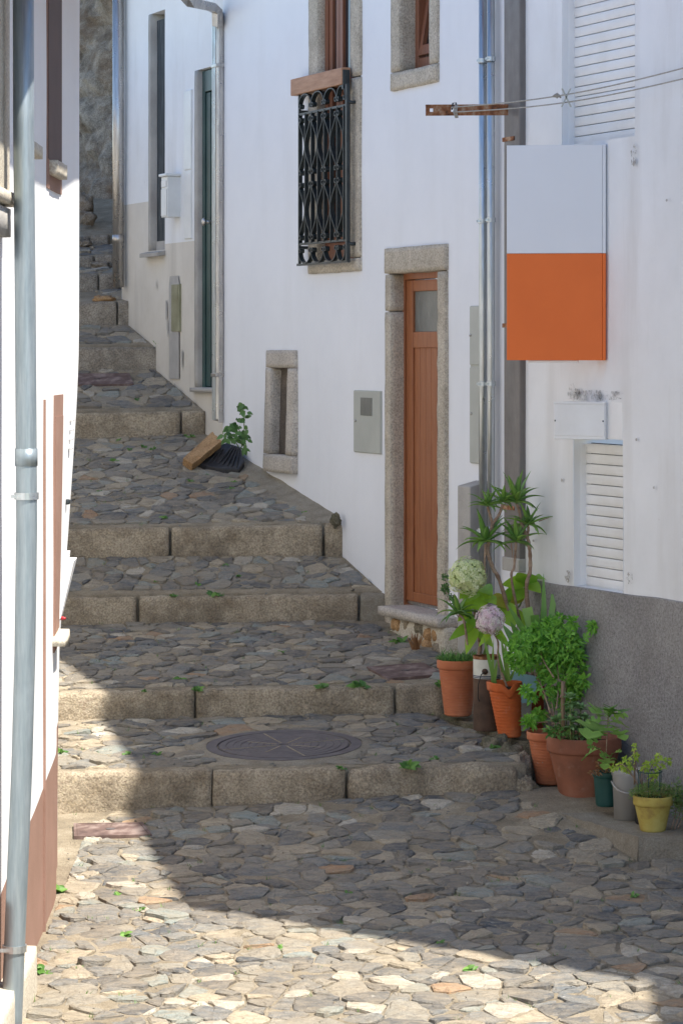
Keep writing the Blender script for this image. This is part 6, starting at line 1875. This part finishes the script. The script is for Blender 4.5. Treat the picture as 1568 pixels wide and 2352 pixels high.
# ------------------------------------------------------------------ weeds
def weed(x, y, size, label, n=9, mat=WEEDL, tall=.6, p=None, grp='weeds in the paving'):
    p = p or ground_at(x, y); m = MB()
    for k in range(n):
        an = ra.uniform(0, 6.283); e = ra.uniform(.15, 1.2)
        d = Vector((math.cos(an) * math.cos(e), math.sin(an) * math.cos(e), math.sin(e) * tall + .1)); b = p + Vector((ra.uniform(-.4, .4), ra.uniform(-.3, .3), 0)) * size + Vector((0, 0, ra.uniform(-.2, .35) * size * tall))
        leafmesh(m, b, d, Vector((0, -.7, 1)), size * 1.45 * ra.uniform(.5, 1.0), size * 1.45 * ra.uniform(.28, .5), .3, .2, 4)
    return m.build('weed', mat, recalc=False, origin=p, label=label, cat='weed', group=grp)
wl_lab = ['small green weed in the joints of the street before the lowest step', 'small green weed in the joints of the manhole landing', 'small green weed in the joints of the landing before the wooden door', 'small green weed in the joints of the short landing beside the door jamb',
          'small green weed in the joints of the long landing below the ribbed ramp', 'small green weed in the joints of the landing below the green door', 'small green weed high up the stepped street']
def terr_of(x, y):
    Y = ground_at(x, y).y; return min(6, sum(1 for q in SY if Y >= q))
WE = [(490, 1428, .045, 'spreading dandelion like weed at the foot of the step by the door'), (742, 1636, .05, 'green weed at the step foot behind the manhole cover'), (826, 1634, .05, 'dense low weed at the step foot behind the manhole cover'), (938, 1820, .05, 'creeping green weed at the foot of the broad lowest step'), (372, 832, .06, 'dark leafy weed under the tumbled boulder'), (345, 768, .05, 'yellowish weed behind the tumbled boulder'), (452, 1625, .04, 'weed growing in the joint of the step above the manhole'),
      (1012, 1632, .04, 'weed at the foot of the first ribbed pot'), (1136, 1722, .045, 'weed beside the mossy kerb'), (131, 2048, .05, 'weed at the foot of the brown wall base'), (138, 1730, .04, 'weed against the sunlit wall on the manhole landing'), (96, 2232, .05, 'trailing weed beside the cream doorstep')]
for (x, y, sz, lab) in WE: weed(x, y, sz, lab, 14)
for (x, y) in ((440, 1004), (425, 1000), (270, 1016), (330, 1028), (350, 1032), (300, 1035), (265, 1060), (540, 1110), (530, 1124), (440, 1105), (470, 1095), (230, 1130), (375, 1190), (360, 1338), (455, 1345), (395, 1372), (520, 1300), (330, 1648), (290, 1735), (360, 1735), (550, 1325), (915, 1475), (780, 1790), (1080, 2228), (1012, 2166), (1455, 2060), (800, 2055), (640, 2180), (325, 2090), (180, 2230), (270, 2060), (285, 2150), (415, 1560), (650, 1500), (700, 1180), (460, 850), (235, 915), (315, 920), (1000, 1745)):
    weed(x, y, ra.uniform(.020, .036), wl_lab[terr_of(x, y)], 8, grp='small weeds in the paving joints')
# tall ivy like weed in the corner by the ribbed ramp
t = thing('corner_weed', ground_at(545, 1062), 'tall leafy weed growing in the corner behind the ribbed ramp', 'weed')
cz = lambda x, y, s=352: at((440 + x / 5.6) * .8615, (1040 + y / 5.6) * .8615, s)
for pts in ([(1180, 850), (1180, 500), (1165, 210)], [(1150, 850), (1110, 600), (960, 500)], [(1100, 850), (1000, 700), (900, 600)]):
    P = [cz(x, y) for (x, y) in pts]; stem(P, .004, .002, t, STEMG, 6)
for (x, y, n) in ((1165, 220, 3), (1120, 270, 1), (1200, 255, 1), (1110, 300, 1), (1220, 325, 1), (1130, 350, 1), (1090, 460, 2), (1220, 440, 2), (1090, 560, 3), (1180, 590, 3), (970, 520, 2), (950, 590, 3), (900, 650, 3), (1010, 590, 2), (1180, 680, 4), (1090, 700, 4), (1000, 740, 4), (1150, 780, 5), (1220, 730, 3), (1190, 870, 4), (920, 720, 4), (1060, 640, 3)):
    for k in range(n + 1):
        m = MB(); p = cz(x + ra.uniform(-30, 30), y + ra.uniform(-30, 30), 353 + ra.uniform(-2, 3)); d = Vector((ra.uniform(-1, 1), ra.uniform(-.8, .2), ra.uniform(-.5, .6)))
        leafmesh(m, p, d, Vector((ra.uniform(-.5, .5), -1, .6)), ra.uniform(.034, .055), ra.uniform(.026, .04), .2, .2, 4)
        m.build('leaf', WEEDD, parent=t, recalc=False)
# dry tuft at the rubble base
p = ground_at(955, 1492)
m = MB()
for k in range(26):
    an = ra.uniform(0, 6.283); d = Vector((math.cos(an) * .4, math.sin(an) * .4, 1)); leafmesh(m, p + Vector((ra.uniform(-.02, .02), 0, 0)), d, Vector((0, -1, 0)), ra.uniform(.05, .13), .008, .1, .1, 4, 'blade')
m.build('dry_tuft', DRIED, recalc=False, origin=p, label='dry brown tuft at the rubble foot of the wooden door', cat='weed')
weed(918, 1478, .05, 'green weed before the rubble foot of the wooden door', 12)

# loose grit and joint grass
m = MB(); rg = random.Random(44)
for k in range(2600):
    Y = rg.uniform(9.6, 19.5); X = rg.uniform(xl(Y) + .05, min(xrt(Y) - .05, 1.6)); r = rg.uniform(.003, .009) * (1 if rg.random() < .9 else 1.8)
    if Y > LEDGE_B.y and Y < SY[0] and X > .95: continue
    z = G(X, Y) + .004; p = [Vector((rg.uniform(-1, 1), rg.uniform(-1, 1), rg.uniform(-.3, .8))) * r for _ in range(5)]
    i = [m.vt(Vector((X, Y, z)) + q) for q in p]
    for f in ((0, 1, 2), (0, 2, 3), (0, 3, 4), (1, 2, 4), (2, 3, 4), (0, 1, 4), (1, 3, 4)): m.face([i[q] for q in f])
m.build('grit', PAVING, recalc=False, label='loose grit and stone chips scattered over the paving', kind='stuff')
m = MB()
for k in range(260):
    Y = rg.uniform(9.8, 19.5); X = rg.uniform(xl(Y) + .05, min(xrt(Y) - .1, 1.3)); p = Vector((X, Y, G(X, Y)))
    for j in range(5):
        d = Vector((rg.gauss(0, .5), rg.gauss(0, .5), 1)).normalized(); L = rg.uniform(.012, .03); s2 = Vector((rg.uniform(-1, 1), rg.uniform(-1, 1), 0)).normalized() * .0016
        b = p + Vector((rg.uniform(-.01, .01), rg.uniform(-.01, .01), 0)); m.face([m.vt(b - s2), m.vt(b + s2), m.vt(b + d * L)])
m.build('joint_grass', WEEDL, recalc=False, label='sparse grass blades in the paving joints', kind='stuff')

# ------------------------------------------------------------------ rock face lining the right of the street beyond the far house
m = MB(); NX, NZ_ = 110, 100
rk0 = Vector((WG.P(0, 0, 0)[0] + .30, WG.P(0, 0, 0)[1] + .25)); rkn0 = Vector((-.987, -.16))
for j in range(NZ_ + 1):
    for k in range(NX + 1):
        v = lerp(-.3, 7.0, k / NX); z = lerp(1.2, 9.5, j / NZ_)
        q = Vector((v * .9, z * .9, 0))
        d = .05 * noise.noise(q * 30) + .26 * noise.noise(q) + .15 * noise.noise(q * 2.7 + Vector((3, 1, 0))) + .07 * noise.noise(q * 7) + .035 * noise.noise(q * 16)
        d += .06 * abs(noise.noise(Vector((v * 4, z * 3, 9))))
        foot = max(0, G(-2.2, min(25, rk0.y + v)) + .30 - z) * .35
        v1 = min(v, 3.3); v2 = max(0, v - 3.3)
        rkn = rkn0.lerp(Vector((-.8, -.6)), min(1, v2 / .8)).normalized()
        p = rk0 + Vector((-.16, .987)) * v1 + Vector((-.6, .8)) * v2 + rkn * (d + foot - (z - 3) * .05)
        m.vt((p.x, p.y, z))
for j in range(NZ_):
    for k in range(NX):
        a = j * (NX + 1) + k; m.face([a, a + 1, a + NX + 2, a + NX + 1])
m.build('rock_face', ROCK, smooth=False, recalc=False, label='rough grey rock face rising at the end of the street', cat='rock face')
for k, (x, y, s, rx, rz_) in enumerate(((203, 500, 272, .07, .06), (232, 610, 284, .08, .035), (196, 560, 277, .06, .03), (192, 470, 270, .10, .09), (250, 645, 289, .06, .03))):
    boulder(at(x, y, s), rx, rz_, ['grey boulder at the foot of the rock face', 'broad low boulder before the rock face', 'small boulder among the rubble before the rock face', 'rounded boulder leaning on the rock face', 'flat stone beside the far downpipe foot'][k], ROCK, 70 + k * 4)
